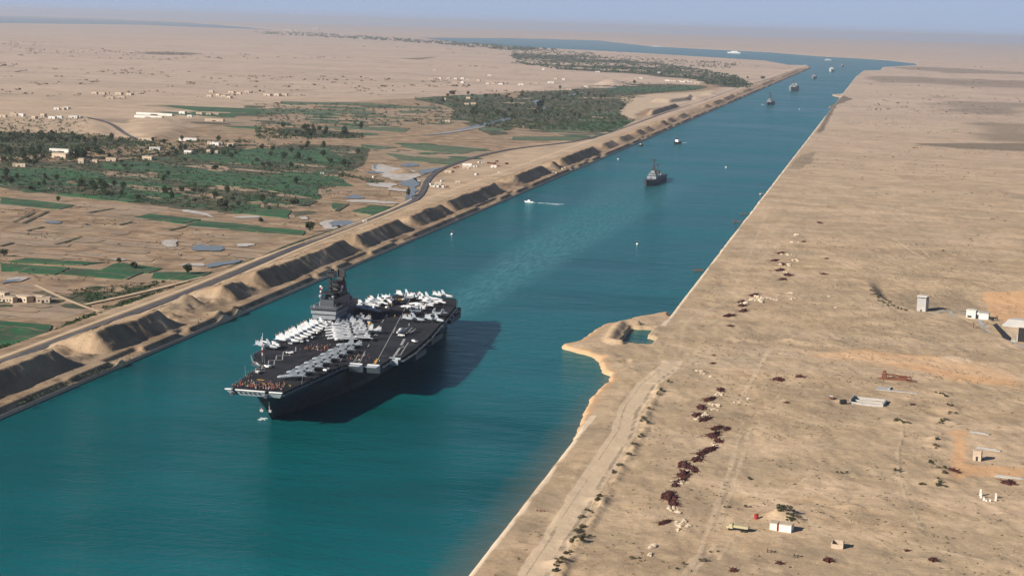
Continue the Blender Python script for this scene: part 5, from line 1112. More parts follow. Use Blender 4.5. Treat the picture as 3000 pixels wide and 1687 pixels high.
for k, (q,x,y,r) in enumerate([(QA,2095,1035,2.),(QA,1990,1130,2.2),(QA,1910,1215,2.4),(QA,1860,1290,2.2),(QA,1945,1330,2.2),(QA,2065,1420,2.2),(QA,2160,1430,1.8)]): heap(q, x, y, r, 'dark scrap heap among pale rocks, %s from the top right of the sand spit' % wdn(k), 2.3)
for k, (q,x,y,r) in enumerate([(Q8,520,800,2.2),(Q8,360,990,2.),(Q8,130,1105,3.),(Q8,70,1180,3.),(Q8,140,1215,2.4),(Q8,120,1275,3.),(Q8,200,1325,3.4),(Q8,150,1370,3.),(QA,2440,85,2.8),(QA,2320,150,3.),(QA,2320,190,2.6),(QA,2330,245,2.8),(QA,2180,290,2.8)]): heap(q, x, y, r, 'black scrap heap, %s from the far end of the upper line above the sand spit' % wdn(k), 2.2)
for q,x,y,r,lb in [(QA,2030,690,1.1,'small dark heap standing alone right of the pond, upper one'),(QA,2020,770,1.5,'small dark heap standing alone right of the pond, lower one'),(QA,2200,395,2.,'reddish scrap patch right of the pond, beside the track'),(Q8,590,1160,1.8,'thin dark scrap patch right of the upper scrap line'),(Q8,560,1318,2.6,'long flat dark patch of scrap beyond the upper scrap line'),
      (QB,110,930,3.,'rust brown scrap spread at the left of the rusty frame'),(QB,190,1165,1.3,'small black heap left of the dark drum'),(QB,1455,1185,1.4,'black debris right of the roofless foundation walls'),(QD,1640,1320,1.5,'dark pit debris below the white hut'),(QD,1190,1390,1.5,'dark debris at the bottom edge below the truck'),
      (QE,90,1305,1.7,'black debris left of the red brick hut corner'),(QE,1130,1305,1.5,'black debris at the bottom right in the sand'),(QE,880,1195,1.1,'small dark debris with a pale strip beside it'),(QE,1880,520,3.,'rust brown scrap at the right edge'),(QE,1330,405,2.5,'rust red scrap at the rim of the orange sand'),(QB,320,905,2.4,'flat rust brown sheet scrap left of the rusty frame')]: heap(q, x, y, r, lb, 1.3)
for q,x,y,n,r in [(QD,1010,150,7,1.6),(QD,860,270,6,1.5),(QD,740,405,3,1.),(QD,640,520,8,1.6),(QD,580,770,9,1.5),(QD,610,815,5,1.1),(QD,660,930,14,2.3),(QD,625,985,3,.8)]: rocks(q,x,y,n,r,'pale rocks by the lower scrap line','pale rock lying beside the lower line of dark scrap heaps')
for q,x,y,n,r in [(QD,400,1165,9,1.6),(QD,350,1240,3,.9)]: rocks(q,x,y,n,r,'pale rocks at the lower left of the sand','pale rock in the small cluster below and left of the truck')
for q,x,y,n,r in [(QA,1880,850,7,1.7),(QA,1925,870,4,1.),(QA,2000,905,2,.6)]: rocks(q,x,y,n,r,'pale rocks below the two small dark heaps','pale rock in the short row below the two small dark heaps')
for q,x,y,n,r in [(QA,2080,1080,13,1.8),(QA,2050,1190,13,2.),(QA,2000,1235,12,2.),(QA,1920,1290,11,2.2),(QA,1860,1335,5,1.2)]: rocks(q,x,y,n,r,'pale rocks heaped with scrap right of the spit','pale rock in the heap of rocks and scrap right of the sand spit')
for q,x,y,n,r in [(QA,2380,1130,8,1.6),(QA,2255,1165,3,1.)]: rocks(q,x,y,n,r,'pale rocks standing apart on the right','pale rock in the small pile right of the rock and scrap heap')
for q,x,y,n,r in [(QA,2430,140,16,4.),(QA,2500,115,14,4.),(QA,2350,175,6,2.5),(Q8,290,925,8,3.),(Q8,240,1000,6,3.),(Q8,190,1120,6,3.),(Q8,200,1225,8,3.),(Q8,190,1305,8,3.),(Q8,280,1180,4,3.)]: rocks(q,x,y,n,r,'pale rocks along the upper scrap line','pale rock lying along the upper line of black scrap heaps',(.9,1.9))
for q,x,y,n,r in [(QB,240,68,4,2.),(QB,240,125,6,3.),(QB,60,130,4,2.),(QB,615,100,1,.1),(QB,680,210,1,.1)]: rocks(q,x,y,n,r,'scattered pale rocks left of the hollow','pale rock scattered on the flat left of the hollow',(.8,1.5))
def leafmesh(nm, rx, ry, rz, z0, n, lumps, s, seed, mt, flat=.0):
    r_ = random.Random(seed); b = MB(); C_ = []
    for _ in range(lumps):
        while True:
            v = Vector((r_.uniform(-1,1), r_.uniform(-1,1), r_.uniform(-1,1)))
            if v.length < 1: break
        C_.append((v.x*rx*.72, v.y*ry*.72, z0+rz*(.5+v.z*.42)*1.0, r_.uniform(.25,.5)))
    for i in range(n):
        cx, cy, cz, cr = r_.choice(C_); v = Vector((r_.gauss(0,1), r_.gauss(0,1), r_.gauss(0,1))).normalized()*cr*r_.uniform(.6,1.1)
        p = Vector((cx+v.x*rx, cy+v.y*ry, max(z0*.6, cz+v.z*rz*.6))); u = Vector((r_.gauss(0,1), r_.gauss(0,1), r_.gauss(0,.6))).normalized(); w = u.cross(Vector((r_.gauss(0,1), r_.gauss(0,1), r_.gauss(0,1)))).normalized()
        k = s*r_.uniform(.6,1.3); b.add([p-u*k, p+w*k*.6, p+u*k, p-w*k*.6], [(0,1,2,3)])
    return b.mesh(nm, mt)
SHM = [leafmesh('shrub', 1.15, 1.15, 1.3, .05, 130, 9, .22, 300+k, M['leaf2'] if k % 2 else M['leaf3']) for k in range(4)]
def shrubs(q, pts, n, r, lab, grp, s=(.6,1.2)):
    for x, y in pts:
        p = gat(*q(x, y))
        for _ in range(n):
            X_, Y_ = p[0]+random.gauss(0, r), p[1]+random.gauss(0, r*1.5); o = bpy.data.objects.new('shrub', random.choice(SHM)); COL.objects.link(o)
            k = random.uniform(*s); o.location = (X_, Y_, hgt(X_, Y_)-.05); o.scale = (k,k,k*random.uniform(.7,1.1)); o.rotation_euler = (0,0,random.uniform(0,6.28)); tag(o, lab, 'shrub', grp)
shrubs(QC, [(1960,60),(1910,140),(1820,250),(1740,340),(1690,420),(1530,650),(1500,710),(1440,800),(1400,860),(1370,965),(1330,1010),(1290,1110),(1370,1110),(1410,1050),(1230,1225),(1170,1290),(1140,1340),(1100,1400)], 4, .9, 'low dark shrub on the right verge of the wide sand track', 'shrubs along the sand track')
shrubs(QA, [(1600,960),(1500,1050),(1460,1100),(1390,1230),(1340,1380),(1330,1330)], 3, 1., 'low dark shrub on the right verge of the wide sand track', 'shrubs along the sand track')
shrubs(QE, [(1170,80),(1140,150),(1130,325),(1200,380),(1240,430),(1180,490),(1215,550),(1020,530),(230,425),(740,400)], 3, 1.1, 'dark shrub on the wavy bank left of the orange sand', 'shrubs on the bank by the orange sand')
shrubs(QB, [(1830,1200),(1850,1280),(1770,1330),(1740,1370),(1370,1350),(1300,1340),(1740,1090),(1800,1110)], 3, 1.1, 'dark shrub on the curved bank right of the foundation walls', 'shrubs on the curved bank')
shrubs(QD, [(1690,770),(1740,830),(1670,850),(1790,870),(1640,820),(1720,880)], 5, 1.4, 'dark shrub on the mound behind the white hut', 'shrubs on the mound behind the white hut')
shrubs(QB, [(1040,40),(1070,80),(1110,110),(1150,150),(1190,170),(1250,195),(1310,215),(1380,240),(1130,90),(1210,140)], 4, 1.6, 'dark shrub added to deepen the shaded rim of the hollow left of the tower', 'shrubs added for shade along the rim of the hollow')  # added shrubs, scrub on the rim that also stands in for its shade
shrubs(QD, [(1130,760),(210,1270),(1030,1200),(660,1340),(920,1310),(1320,760),(1340,485)], 2, 1.2, 'small grey green shrub alone on the open sand in the foreground', 'shrubs on the open foreground sand')
# ================================================================ right bank: structures
def root_at(nm, q, x, y, rz, lbl, cat, grp=None):
    p = gat(*q(x, y)); return empty(nm, p, rz, lbl, cat, grp)
r = root_at('watchtower', QB, 1555, 236, math.radians(-20), 'tall square pale concrete tower with a dark band below its roof, in the hollow', 'tower')
MB().box(-3.4,3.4,-3.4,3.4,-1,9.4).build('wall', M['concrete'], r); w = MB().box(-3.3,3.3,-3.3,3.3,9.4,11).build('window_band', M['glass'], r)
for x in (-3.3,3.0): MB().box(x,x+.32,-3.42,-3.1,9.4,11).build('corner_post', M['concrete'], r)
MB().box(-3.3,3.0,-3.42,-3.1,9.3,10.2).build('parapet', M['concrete'], r)
MB().box(-3.7,3.7,-3.7,3.7,11,11.6).build('roof', M['whitewash'], r); MB().box(-.6,.6,-3.46,-3.38,-.6,1.6).build('door', M['dark'], r)
r = root_at('white_bunker', QB, 2110, 318, math.radians(-12), 'white flat-roofed bunker with a dark doorway beside the service track', 'building')
b = MB(); b.box(-8,-1.2,-3,3,-.6,5.6); b.box(1.0,8,-2.6,3.4,-.6,4.6,0,.3); b.box(-1.2,1,-1.5,3,-.6,5); b.build('wall', M['whitewash'], r)
MB().box(-8.3,-1,-3.3,3.3,5.6,6.1).build('roof', M['whitewash'], r); MB().box(.8,8.3,-2.9,3.6,4.6,5.0).build('roof', M['concrete'], r)
MB().box(-.9,.8,-1.62,-1.48,-.5,2.9).build('door', M['dark'], r); MB().box(-7,-4,-3.06,-2.94,.6,2.0).build('window', M['glass'], r)
r = root_at('cable_reel', QB, 2300, 340, .3, 'dark wheeled reel standing at the right end of the white bunker', 'machine')
b = MB()
for k in range(14): a = k*6.283/14; a2 = a+6.283/14; b.tube((0,1.8*math.cos(a),1.9+1.8*math.sin(a)),(0,1.8*math.cos(a2),1.9+1.8*math.sin(a2)),.2,n=5)
b.build('rim', M['dark'], r); b = MB(); b.tube((-3.6,0,1.2),(.4,0,1.9),.25); b.box(-4.4,-2.2,-.8,.8,.3,1.6,.2,.2); b.build('frame', M['dark'], r)
r = root_at('sloped_shelter', QB, 2490, 400, math.radians(-14), 'grey sloped concrete shelter at the right edge of the picture', 'shelter')
b = MB(); b.add([(-10,-3,-.5),(14,-3,-.5),(14,6,-.5),(-10,6,-.5),(-5,0,5),(14,0,5),(14,5,5.5),(-3,5,5.5)],[(0,1,5,4),(1,2,6,5),(2,3,7,6),(3,0,4,7),(4,5,6,7),(3,2,1,0)]); b.build('roof_slab', M['concrete'], r)
r = root_at('shelter_portal', QB, 2560, 560, math.radians(-10), 'black gateway with concrete wings at the right edge below the sloped shelter', 'gateway')
MB().box(-3,8,-.5,3,-.5,9.2).build('opening', M['black'], r); b = MB(); b.box(-4,-3,-1,3,-.5,5,.1,.1); b.box(-8,-4,-1.6,-.6,-.5,1.,.5,.1); b.build('wing_wall', M['concrete'], r)
b = MB(); P = [gat(*QB(x, y)) for x, y in [(2262,385),(2300,372),(2445,515),(2432,528)]]
b.add([(x,y,z-1.5) for x,y,z in P]+[(x,y,z+.35) for x,y,z in P], [(0,1,2,3),(7,6,5,4),(0,4,5,1),(1,5,6,2),(2,6,7,3),(3,7,4,0)]); tag(b.build('trench_dark_slab', M['black']), 'long black slab painted as dark trench running down from the cable reel to the right', 'painted trench dark')  # black slab painting in the dark inside of an open trench
r = root_at('marker_post', QB, 2068, 412, 0, 'dark red post standing below the white bunker', 'post'); MB().tube((0,0,-.3),(0,0,3.2),.3,.22,6).build('shaft', M['rust'], r); MB().box(-.6,.6,-.2,.2,2.2,3.4,.1,0).build('plate', M['rust'], r)
def pieces(r, nm, lst, mt):
    for b_ in lst: MB().box(*b_).build(nm, M[mt], r)
r = root_at('rusty_frame', QB, 1290, 935, math.radians(-8), 'long rusty framework lying on the sand above the pale slab', 'wreck')
b = MB()
for z in (.3,2.6): b.tube((-9,0,z),(9,-.6,z*.8),.28,n=5); b.tube((-8,2.5,z),(8,2,z*.8),.25,n=5)
for k in range(7): x = -8+k*2.6; b.tube((x,0,.2),(x+1.3,0,2.6),.2,n=5); b.tube((x,0,2.6),(x,2.4,2.4),.2,n=5)
b.build('truss', M['rust'], r); b = MB(); b.box(-8.6,-5.5,-.3,2.2,.1,4.6,.8,.4); b.box(1,5.6,-.1,1.6,.1,2.7,.3,.2); b.build('drum_housing', M['rust'], r); MB().box(-11,12,-1.6,-1.1,.0,.35).build('rail', M['rust'], r)
r = root_at('pale_slab', QB, 1290, 1045, math.radians(-9), 'pale broken concrete slab in an L shape below the rusty frame', 'slab')
pieces(r, 'slab', [(-11,-4,-3,6,-.4,.35),(-3.98,12,-3,-.5,-.4,.3)], 'concrete'); MB().box(-4.6,-3.4,-1,6,.3,.9).build('kerb', M['concrete'], r)
r = root_at('foundation_walls', QB, 1010, 1165, math.radians(-9), 'roofless rectangle of low concrete walls on the sand', 'ruin')
pieces(r, 'wall', [(-9,-8.5,-7,7,-.5,2.4),(8,9,-7,7,-.5,1.5),(-8.5,8,6.6,7.1,-.5,1.4),(-8.5,8,-7.1,-6.5,-.5,1.1),(-8.4,7.9,-.3,.2,-.5,1.1)], 'concrete')
r = root_at('black_drum', QB, 755, 1180, .4, 'black steel drum lying on the sand left of the foundation walls', 'drum'); MB().tube((-1.6,0,1.3),(1.6,0,1.3),1.35,n=12).build('shell', M['black'], r); MB().tube((1.55,0,1.3),(1.75,0,1.3),1.1,n=12).build('lid', M['dark'], r)
r = root_at('wrecked_car', QB, 635, 1125, .2, 'small rusty wrecked car body left of the black drum', 'wreck')
MB().box(-1,1,-2.2,2.2,.3,1.3,.1,.3).build('body', M['rust'], r); MB().box(-.9,.9,-1.2,.9,1.28,1.95,.2,.4).build('cab', M['concrete'], r)
for s in (-1,1): MB().tube((s*.8,1.3,.4),(s*1.05,1.3,.4),.4,n=8).build('wheel', M['black'], r)
r = root_at('field_hut', QE, 1572, 292, math.radians(-12), 'tan mud hut with a dark doorway beside pale slabs at the far right', 'hut')
MB().box(-1.9,1.9,-1.9,1.9,-.5,4.6).build('wall', M['plaster'], r); MB().box(-2.1,2.1,-2.1,2.1,4.6,4.9).build('roof', M['plaster'], r); MB().box(-.5,.5,-2.,-1.88,-.4,2).build('door', M['dark'], r)
r = root_at('brick_hut', QE, 190, 1160, math.radians(-5), 'low half-ruined brick hut open on its right side, in the lower foreground', 'hut')
pieces(r, 'wall', [(-2.6,-2.2,-2,2,-.5,2.4),(-2.2,2,1.6,2,-.5,2.4),(1.6,2,-2,1.6,-.5,3.0),(-2.2,1.6,-2,-1.6,-.5,1.6)], 'plaster')
for k, (x, y, w, d, lb) in enumerate([(1590,30,10,3,'pale slab at the far right, topmost of three'),(1680,190,12,2.6,'pale slab just above the tan mud hut'),(1900,470,14,2.5,'pale long slab at the right edge below the mud hut')]):
    r = root_at('ground_slab', QE, x, y, math.radians(-14), lb, 'slab'); MB().box(-w/2,w/2,-d/2,d/2,-.4,.3,.05,.05).build('slab', M['concrete'], r); MB().box(-w/2+.5,w/2-2,-.2,.2,.3,.6).build('kerb', M['concrete'], r)
r = root_at('ruined_posts', QE, 1680, 690, 0, 'pale ruined posts standing in a ragged square on the right', 'ruin')
for x, y, h in [(-3,6,3),(-3,2,2.2),(-2,-2,1.6),(.5,-3,1.2),(3.4,4,2.2),(3,-1,1.2),(-1,-3,.8)]: MB().box(x-.5,x+.5,y-.5,y+.5,-.5,h,.15,.15).build('post', M['whitewash'], r)
r = root_at('white_hut', QD, 1665, 992, math.radians(-12), 'small white hut of two rooms with a red door between them', 'hut')
MB().box(-4.6,-1.6,-2,2,-.6,2.9).build('wall', M['whitewash'], r); MB().box(-.7,4.3,-2.2,2.2,-.6,3.0).build('wall', M['whitewash'], r); MB().box(-1.58,-.72,-1.4,1.8,-.6,2.6).build('door', M['red'], r)
MB().box(-4.8,-1.5,-2.2,2.2,2.9,3.15).build('roof', M['plaster'], r); MB().box(-.8,4.5,-2.4,2.4,3.0,3.3).build('roof', M['plaster'], r)
r = root_at('parked_truck', QD, 1225, 998, math.radians(-101)+math.pi, 'tan flatbed truck parked on the sand left of the white hut', 'truck')
MB().box(-1.2,1.2,-4.4,1.7,1.3,1.55).build('chassis', M['dark'], r); b = MB(); b.box(-1.25,1.25,-4.5,1.5,1.5,2.5); b.build('cargo_bed', M['olive'], r)
b = MB(); b.box(-1.2,1.2,1.8,3.7,.9,2.8,.1,.25); b.build('cab', M['olive'], r); MB().box(-1.1,1.1,3.45,3.66,1.9,2.6,.1,.1).build('windscreen', M['glass'], r); MB().box(-1.05,1.05,3.6,4.5,.9,1.9,.1,.15).build('bonnet', M['olive'], r)
for s in (-1,1):
    for y in (3.2,-1.9,-3.2): MB().tube((s*.85,y,.55),(s*1.2,y,.55),.55,n=10).build('wheel', M['black'], r)
    MB().tube((s*.8,4.5,1.3),(s*.8,4.56,1.3),.16,n=8).build('headlight', M['white'], r)
r = root_at('red_tank', QD, 1410, 878, 0, 'red upright tank on the sand between the truck and the shrubby mound', 'tank'); MB().tube((0,0,-.2),(0,0,2.0),.9,n=12).build('shell', M['red'], r); MB().tube((0,0,2.0),(0,0,2.25),.45,.3,10).build('lid', M['rust'], r)
for q,x,y,lb in [(QD,1545,1215,'dark post with an arm below the white hut, left one'),(QD,1810,1262,'dark stakes in a short row below and right of the white hut'),(QC,950,810,'thin red bent frame lying on the bank left of the wide track')]:
    r = root_at('iron_stakes', q, x, y, .3, lb, 'stakes')
    for k in range(3): MB().tube((k*1.3-1,0,-.2),(k*1.3-.9+.3*k,.2,1.7-k*.4),.16,.1,5).build('stake', M['rust'] if q is QC else M['black'], r)
    MB().tube((-1.2,0,.9),(2.6,.2,.5),.12,n=5).build('rail', M['rust'] if q is QC else M['black'], r)
# ================================================================ the farm plain: houses
def ruin_house(q, x, y, w, d, h, mt, lab, grp=None, rz=None, nm='mud_house', cat='house'):
    p = gat(*q(x, y), 2); r = empty(nm, p, random.uniform(-.25,.1) if rz is None else rz, lab, cat, grp)
    MB().box(-w/2,w/2,-d/2,d/2,-1,h).build('wall', M[mt], r); rf = MB().box(-w/2-.25,w/2+.25,-d/2-.25,d/2+.25,h,h+.35).build('roof', M['whitewash' if mt == 'whitewash' else 'plaster'], r)
    MB().box(-w*.1,w*.1,-d/2-.08,-d/2+.02,-.5,2.1).build('door', M['dark'], r)
    for s in (-1,1):
        if w > 7: MB().box(s*w*.3-.6,s*w*.3+.6,-d/2-.08,-d/2+.02,1.1,2.2).build('window', M['dark'], r)
    return r
def village(q, pts, lab, grp, mts=('plaster','plaster','whitewash'), s=1.):
    protos = {}
    for x, y in pts:
        mt = random.choice(mts); k = (mt, random.randrange(2))
        if k not in protos: o = ruin_house(q, x, y, random.uniform(9,15)*s, random.uniform(6,9)*s, random.uniform(3.2,4.6)*s, mt, lab, grp); protos[k] = o
        else:
            o = copy_tree(protos[k]); o.location = gat(*q(x, y), 2); o.rotation_euler = (0,0,random.uniform(-.4,.3)); f = random.uniform(.75,1.25); o.scale = (f, f, random.uniform(.85,1.2)); tag(o, lab, 'house', grp)
ruin_house(Q1,1560,1160,80,8,4,'whitewash','long white shed on the low hill, rear one of the pair',rz=-.10,nm='long_shed',cat='shed')
ruin_house(Q1,1500,1188,60,8,4,'whitewash','long white shed on the low hill, front one of the pair',rz=-.10,nm='long_shed',cat='shed')
ruin_house(Q1,1840,1148,14,8,5,'whitewash','small white house right of the long sheds')
ruin_house(Q1,2160,1222,36,9,5,'plaster','long tan house on the plain below the upper fields')
ruin_house(Q1,1900,1420,30,9,4.5,'whitewash','white flat building at the foot of the low hill, right of the road')
ruin_house(Q1,1470,1415,22,10,4.5,'plaster','pale building where the inland road comes down the hill')
ruin_house(Q5,640,92,42,9,4.5,'whitewash','long white roof left of the dark grove')
ruin_house(Q5,620,145,24,12,6,'plaster','tan walled yard house left of the dark grove')
ruin_house(Q5,825,198,8,7,6,'plaster','small square tan house with dark windows below the dark grove')
ruin_house(Q5,200,235,17,6,4,'plaster','low tan ruin at the left edge below the trees')
ruin_house(Q5,960,195,7,5,4,'plaster','tiny tan house right of the square one below the grove')
ruin_house(Q5,1125,180,14,7,4.5,'plaster','tan house by the path right of the dark grove')
ruin_house(Q5,1495,165,15,8,4.5,'plaster','orange tan house beside the field path, middle of the belt')
ruin_house(Q5,1900,105,12,7,4.5,'whitewash','white house near the path at the top of the green belt')
village(Q5, [(2130,8),(2170,20),(2215,15),(2330,30),(1560,68),(2160,100),(2110,98)], 'white or tan house in the loose village above the green belt', 'houses above the green belt')
village(Q1, [(30,1180),(150,1165),(215,1170),(350,1195),(530,1195),(600,1192),(740,1190),(790,1190),(130,1160),(440,1180)], 'low house in the far left hamlet on the edge of the desert', 'houses of the far left hamlet')
village(Q1, [(575,1105),(635,1105),(675,1098),(2010,1155),(2100,1160),(2165,1160),(1910,1180)], 'small pale house standing alone near the edge of the upper fields', 'lone houses by the upper fields', ('whitewash','plaster'))
village(Q1, [(955,948),(1030,950),(1070,950),(1200,955),(1310,958),(2110,975),(2200,972),(2250,980),(2310,990),(2130,935),(2330,940),(2410,950),(2490,938),(2515,935),(1110,998),(1220,992)], 'distant low house out on the left desert', 'houses out on the left desert', ('plaster',), s=1.25)
village(Q2, [(1760,805),(1850,800),(1940,795),(2010,800),(2080,800),(2130,812),(2210,810),(2240,820),(2230,760),(2280,768),(2350,768),(2000,840),(2080,840),(2330,850),(2390,855),(2465,855),(1800,715),(120,965),(220,968),(290,965)], 'distant low house in the desert settlement left of the woods', 'houses of the desert settlement', ('plaster','plaster','whitewash'), s=1.2)
village(Q2, [(1890,1008),(2140,998),(2190,1055),(2120,1060),(1930,1232)], 'tan farmhouse among the trees near the small river', 'farmhouses by the small river', ('plaster',), 1.3)
village(Q3, [(320,705),(440,800),(520,810),(90,860),(240,845),(390,840),(740,880),(760,672),(570,910),(860,730),(1250,800),(1290,800),(1480,740)], 'pale house scattered on the sand beyond the near woods', 'scattered houses beyond the near woods', ('whitewash','plaster'), 1.15)
village(Q3, [(1560,820),(1600,822),(1640,825),(1680,825),(1760,822),(1790,830),(1860,845),(1720,830)], 'white house in the bright row along the edge of the far woods', 'row of houses by the far woods', ('whitewash','plaster'), 1.3)
village(Q2, [(310,310),(350,312),(400,312),(590,298),(620,298)], 'very distant building on the horizon plain', 'buildings near the horizon', ('plaster',), 5)
village(Q1, [(1600,240),(1640,240),(1090,215),(40,185)], 'very distant pale building at the shore on the left horizon', 'buildings at the left horizon', ('whitewash',), 8)
# the camp of tents, vehicles and stores by the road bend
def tent(q, x, y, w, d, h, mt, lab, grp=None, rz=.2):
    p = gat(*q(x, y), 2); r = empty('tent', p, rz, lab, 'tent', grp)
    MB().add([(-w/2,-d/2,-.2),(w/2,-d/2,-.2),(w/2,d/2,-.2),(-w/2,d/2,-.2),(-w/2,-d/2,h*.45),(w/2,-d/2,h*.45),(w/2,d/2,h*.45),(-w/2,d/2,h*.45),(-w/2,0,h),(w/2,0,h)],[(3,2,1,0),(0,1,5,4),(2,3,7,6),(1,2,6,9,5),(3,0,4,8,7),(4,5,9,8),(6,7,8,9)]).build('canvas', M[mt], r)
    MB().box(-.6,.6,-d/2-.06,-d/2+.02,-.1,h*.42).build('flap', M['dark'], r); return r
tent(Q6,2125,235,13,7,4.5,'whitewash','large white tent in the middle of the camp by the road bend')
tent(Q6,2110,255,9,6,3.5,'plaster','smaller tan tent in front of the large white tent')
tent(Q6,1930,300,9,5,3.5,'plaster','tan tent at the left of the camp near the road')
tent(Q6,2390,245,8,5,3.2,'whitewash','white tent at the right of the camp')
tent(Q6,1830,415,8,5,3.,'plaster','tan shelter behind the row of white stores')
tent(Q6,2030,398,6,4,2.6,'plaster','lone tan shelter right of the row of white stores')
def stores(pts, lab, grp, q=Q6, mt='whitewash', s=(1.6,2.4)):
    for x, y in pts:
        p = gat(*q(x, y), 2); o = empty('store_crate', p, random.uniform(0,1.5), lab, 'crate', grp); a = random.uniform(*s)
        MB().box(-a,a,-a*.6,a*.6,-.1,a*.9,.05,.05).build('box', M[mt], o); MB().box(-a*1.03,a*1.03,-a*.63,a*.63,a*.9,a*1.0).build('lid', M[mt], o)
stores([(1770,437),(1795,440),(1815,436),(1835,442),(1858,440),(1885,445),(1760,418)], 'white crate in the short row at the near side of the camp', 'white crates in the camp row')
stores([(2140,235),(2160,240),(2190,240),(2230,238),(2250,198),(2280,200),(2300,195),(1870,385),(2220,320),(2450,300)], 'white crate lying about the camp near the tents', 'crates scattered in the camp')
stores([(1980,290),(2340,205),(2370,208),(2400,210),(2425,188),(2440,235),(2520,212),(1925,445),(2000,255),(2030,245)], 'dark stack of stores in the camp', 'dark stacks in the camp', mt='rust')
stores([(1185,345),(665,310),(1640,385),(1095,797)], 'white block standing alone by the ponds and the road', 'white blocks by ponds and road')
stores([(415,280),(450,278),(510,258),(540,252),(585,255)], 'white or tan store on the track below the spoil heaps', 'stores below the spoil heaps', Q7, 'plaster')
village(Q9, [(20,105),(70,150),(105,155),(250,150),(400,150),(440,160)], 'tumbledown mud house in the near left farmyard', 'houses of the near left farmyard', ('plaster',), .8)
# ================================================================ trees
def limbs(b, r_, h):
    b.tube((0,0,-.3),(.1,.05,h*.45),.28,.18,6)
    for k in range(4): a = k*1.6+r_.random(); b.tube((.1,.05,h*(.3+.05*k)),(1.4*math.cos(a),1.4*math.sin(a),h*(.6+.05*k)),.12,.05,4)
def treeproto(k, h, rx, mt):
    r = empty('tree', (0,0,0)); r_ = random.Random(k); b = MB(); limbs(b, r_, h); b.build('trunk', M['bark'], r)
    o = bpy.data.objects.new('crown', leafmesh('crown', rx, rx, h*.8, h*.18, 420, 16, .62, 500+k, M[mt])); COL.objects.link(o); o.parent = r; return r
def palmproto(k):
    r = empty('palm_tree', (0,0,0)); r_ = random.Random(k); MB().tube((0,0,-.3),(.2,.1,7.4),.28,.2,6).build('trunk', M['bark'], r); b = MB()
    for j in range(18):
        a = j*2.4; e = r_.uniform(.1,1.1); P = [Vector((.2,.1,7.3))]
        for s in range(3): P.append(P[-1]+Vector((math.cos(a)*1.05, math.sin(a)*1.05, e-s*.75)))
        w = Vector((-math.sin(a), math.cos(a), 0))*.3
        for s in range(3): b.add([P[s]-w, P[s]+w, P[s+1]+w*.8, P[s+1]-w*.8], [(0,1,2,3)])
    b.build('crown', M['leaf'], r); return r
TP = [treeproto(1,7.5,3.4,'leaf'), treeproto(2,6.2,3.8,'leaf2'), treeproto(3,9.5,3.6,'leaf'), treeproto(4,5.0,2.8,'leaf2')]; PP = palmproto(5)
used = set()
def tree(q, x, y, lab, grp, s=1., kinds=(0,1,2,3), cat='tree'):
    k = random.choice(kinds); src = PP if k == 4 else TP[k]
    p = gat(*q(x, y), 2); o = src if k not in used else copy_tree(src); used.add(k)
    o.location = p; s *= random.uniform(.8,1.25); o.scale = (s*random.uniform(.85,1.2), s, s*random.uniform(.85,1.15)); o.rotation_euler = (0,0,random.uniform(0,6.28)); tag(o, lab, cat, grp)
    if grp is None and 'group' in o: del o['group']
def inpoly(x, y, P):
    c = False
    for i in range(len(P)):
        (ax,ay),(bx,by) = P[i],P[i-1]
        if (ay > y) != (by > y) and x < (bx-ax)*(y-ay)/(by-ay)+ax: c = not c
    return c
def scatter(q, P, n, lab, grp, s=1., kinds=(0,1,2,3,4)):
    xs_ = [p[0] for p in P]; ys_ = [p[1] for p in P]
    while n:
        x, y = random.uniform(min(xs_), max(xs_)), random.uniform(min(ys_), max(ys_))
        if inpoly(x, y, P): tree(q, x, y, lab, grp, s, kinds); n -= 1
scatter(Q5, [(700,110),(760,95),(1020,90),(1015,140),(850,165),(690,150)], 16, 'dark tree in the dense grove below the low hill', 'trees of the dense grove', 1.3, (0,2))
scatter(Q5, [(0,60),(200,80),(420,80),(450,200),(350,235),(0,240)], 22, 'dark tree at the far left among the tan ruins', 'trees at the left edge', 1.2)
scatter(Q1, [(0,1340),(400,1345),(830,1345),(860,1430),(0,1440)], 34, 'dark tree in the belt under the low hill on the left', 'trees of the belt under the hill', 1.2)
scatter(Q1, [(900,1400),(1500,1425),(2500,1420),(2576,1440),(900,1440)], 12, 'small tree along the path at the foot of the hill', 'trees at the foot of the hill')
scatter(Q5, [(0,330),(700,380),(1100,420),(1500,590),(600,520),(0,455)], 34, 'dark bush-like tree in the left part of the green belt', 'trees in the left green belt', 1.)
scatter(Q5, [(1100,200),(2500,150),(2576,700),(1800,600),(1200,400)], 26, 'scattered dark tree in the middle of the green belt', 'trees in the middle green belt', .95)
scatter(Q5, [(1000,20),(1700,10),(2500,40),(2500,130),(1000,170)], 16, 'tree among the houses at the upper edge of the green belt', 'trees among the upper houses', 1.1)
scatter(Q6, [(0,0),(1100,40),(1050,270),(500,300),(0,230)], 28, 'dark tree in the thick right part of the green belt', 'trees in the right green belt', 1.1)
scatter(Q2, [(200,1290),(420,1285),(1050,1345),(1080,1390),(500,1395)], 22, 'dark tree in the long row above the inland path', 'trees of the long row', 1.15, (0,2))
scatter(Q2, [(1650,980),(2050,960),(2576,950),(2576,1200),(2100,1190),(2020,1080)], 30, 'dark tree in the woods left of the small river', 'trees left of the small river', 1.25, (0,1,2))
scatter(Q3, [(0,940),(800,880),(1180,1060),(1000,1200),(0,1250)], 36, 'dark tree in the woods right of the small river', 'trees right of the small river', 1.25, (0,1,2))
scatter(Q3, [(1900,840),(2100,790),(2420,860),(2400,895),(2000,870)], 12, 'dark tree in the clump where the woods meet the canal bank', 'trees of the clump by the bank', 1.8, (0,2))
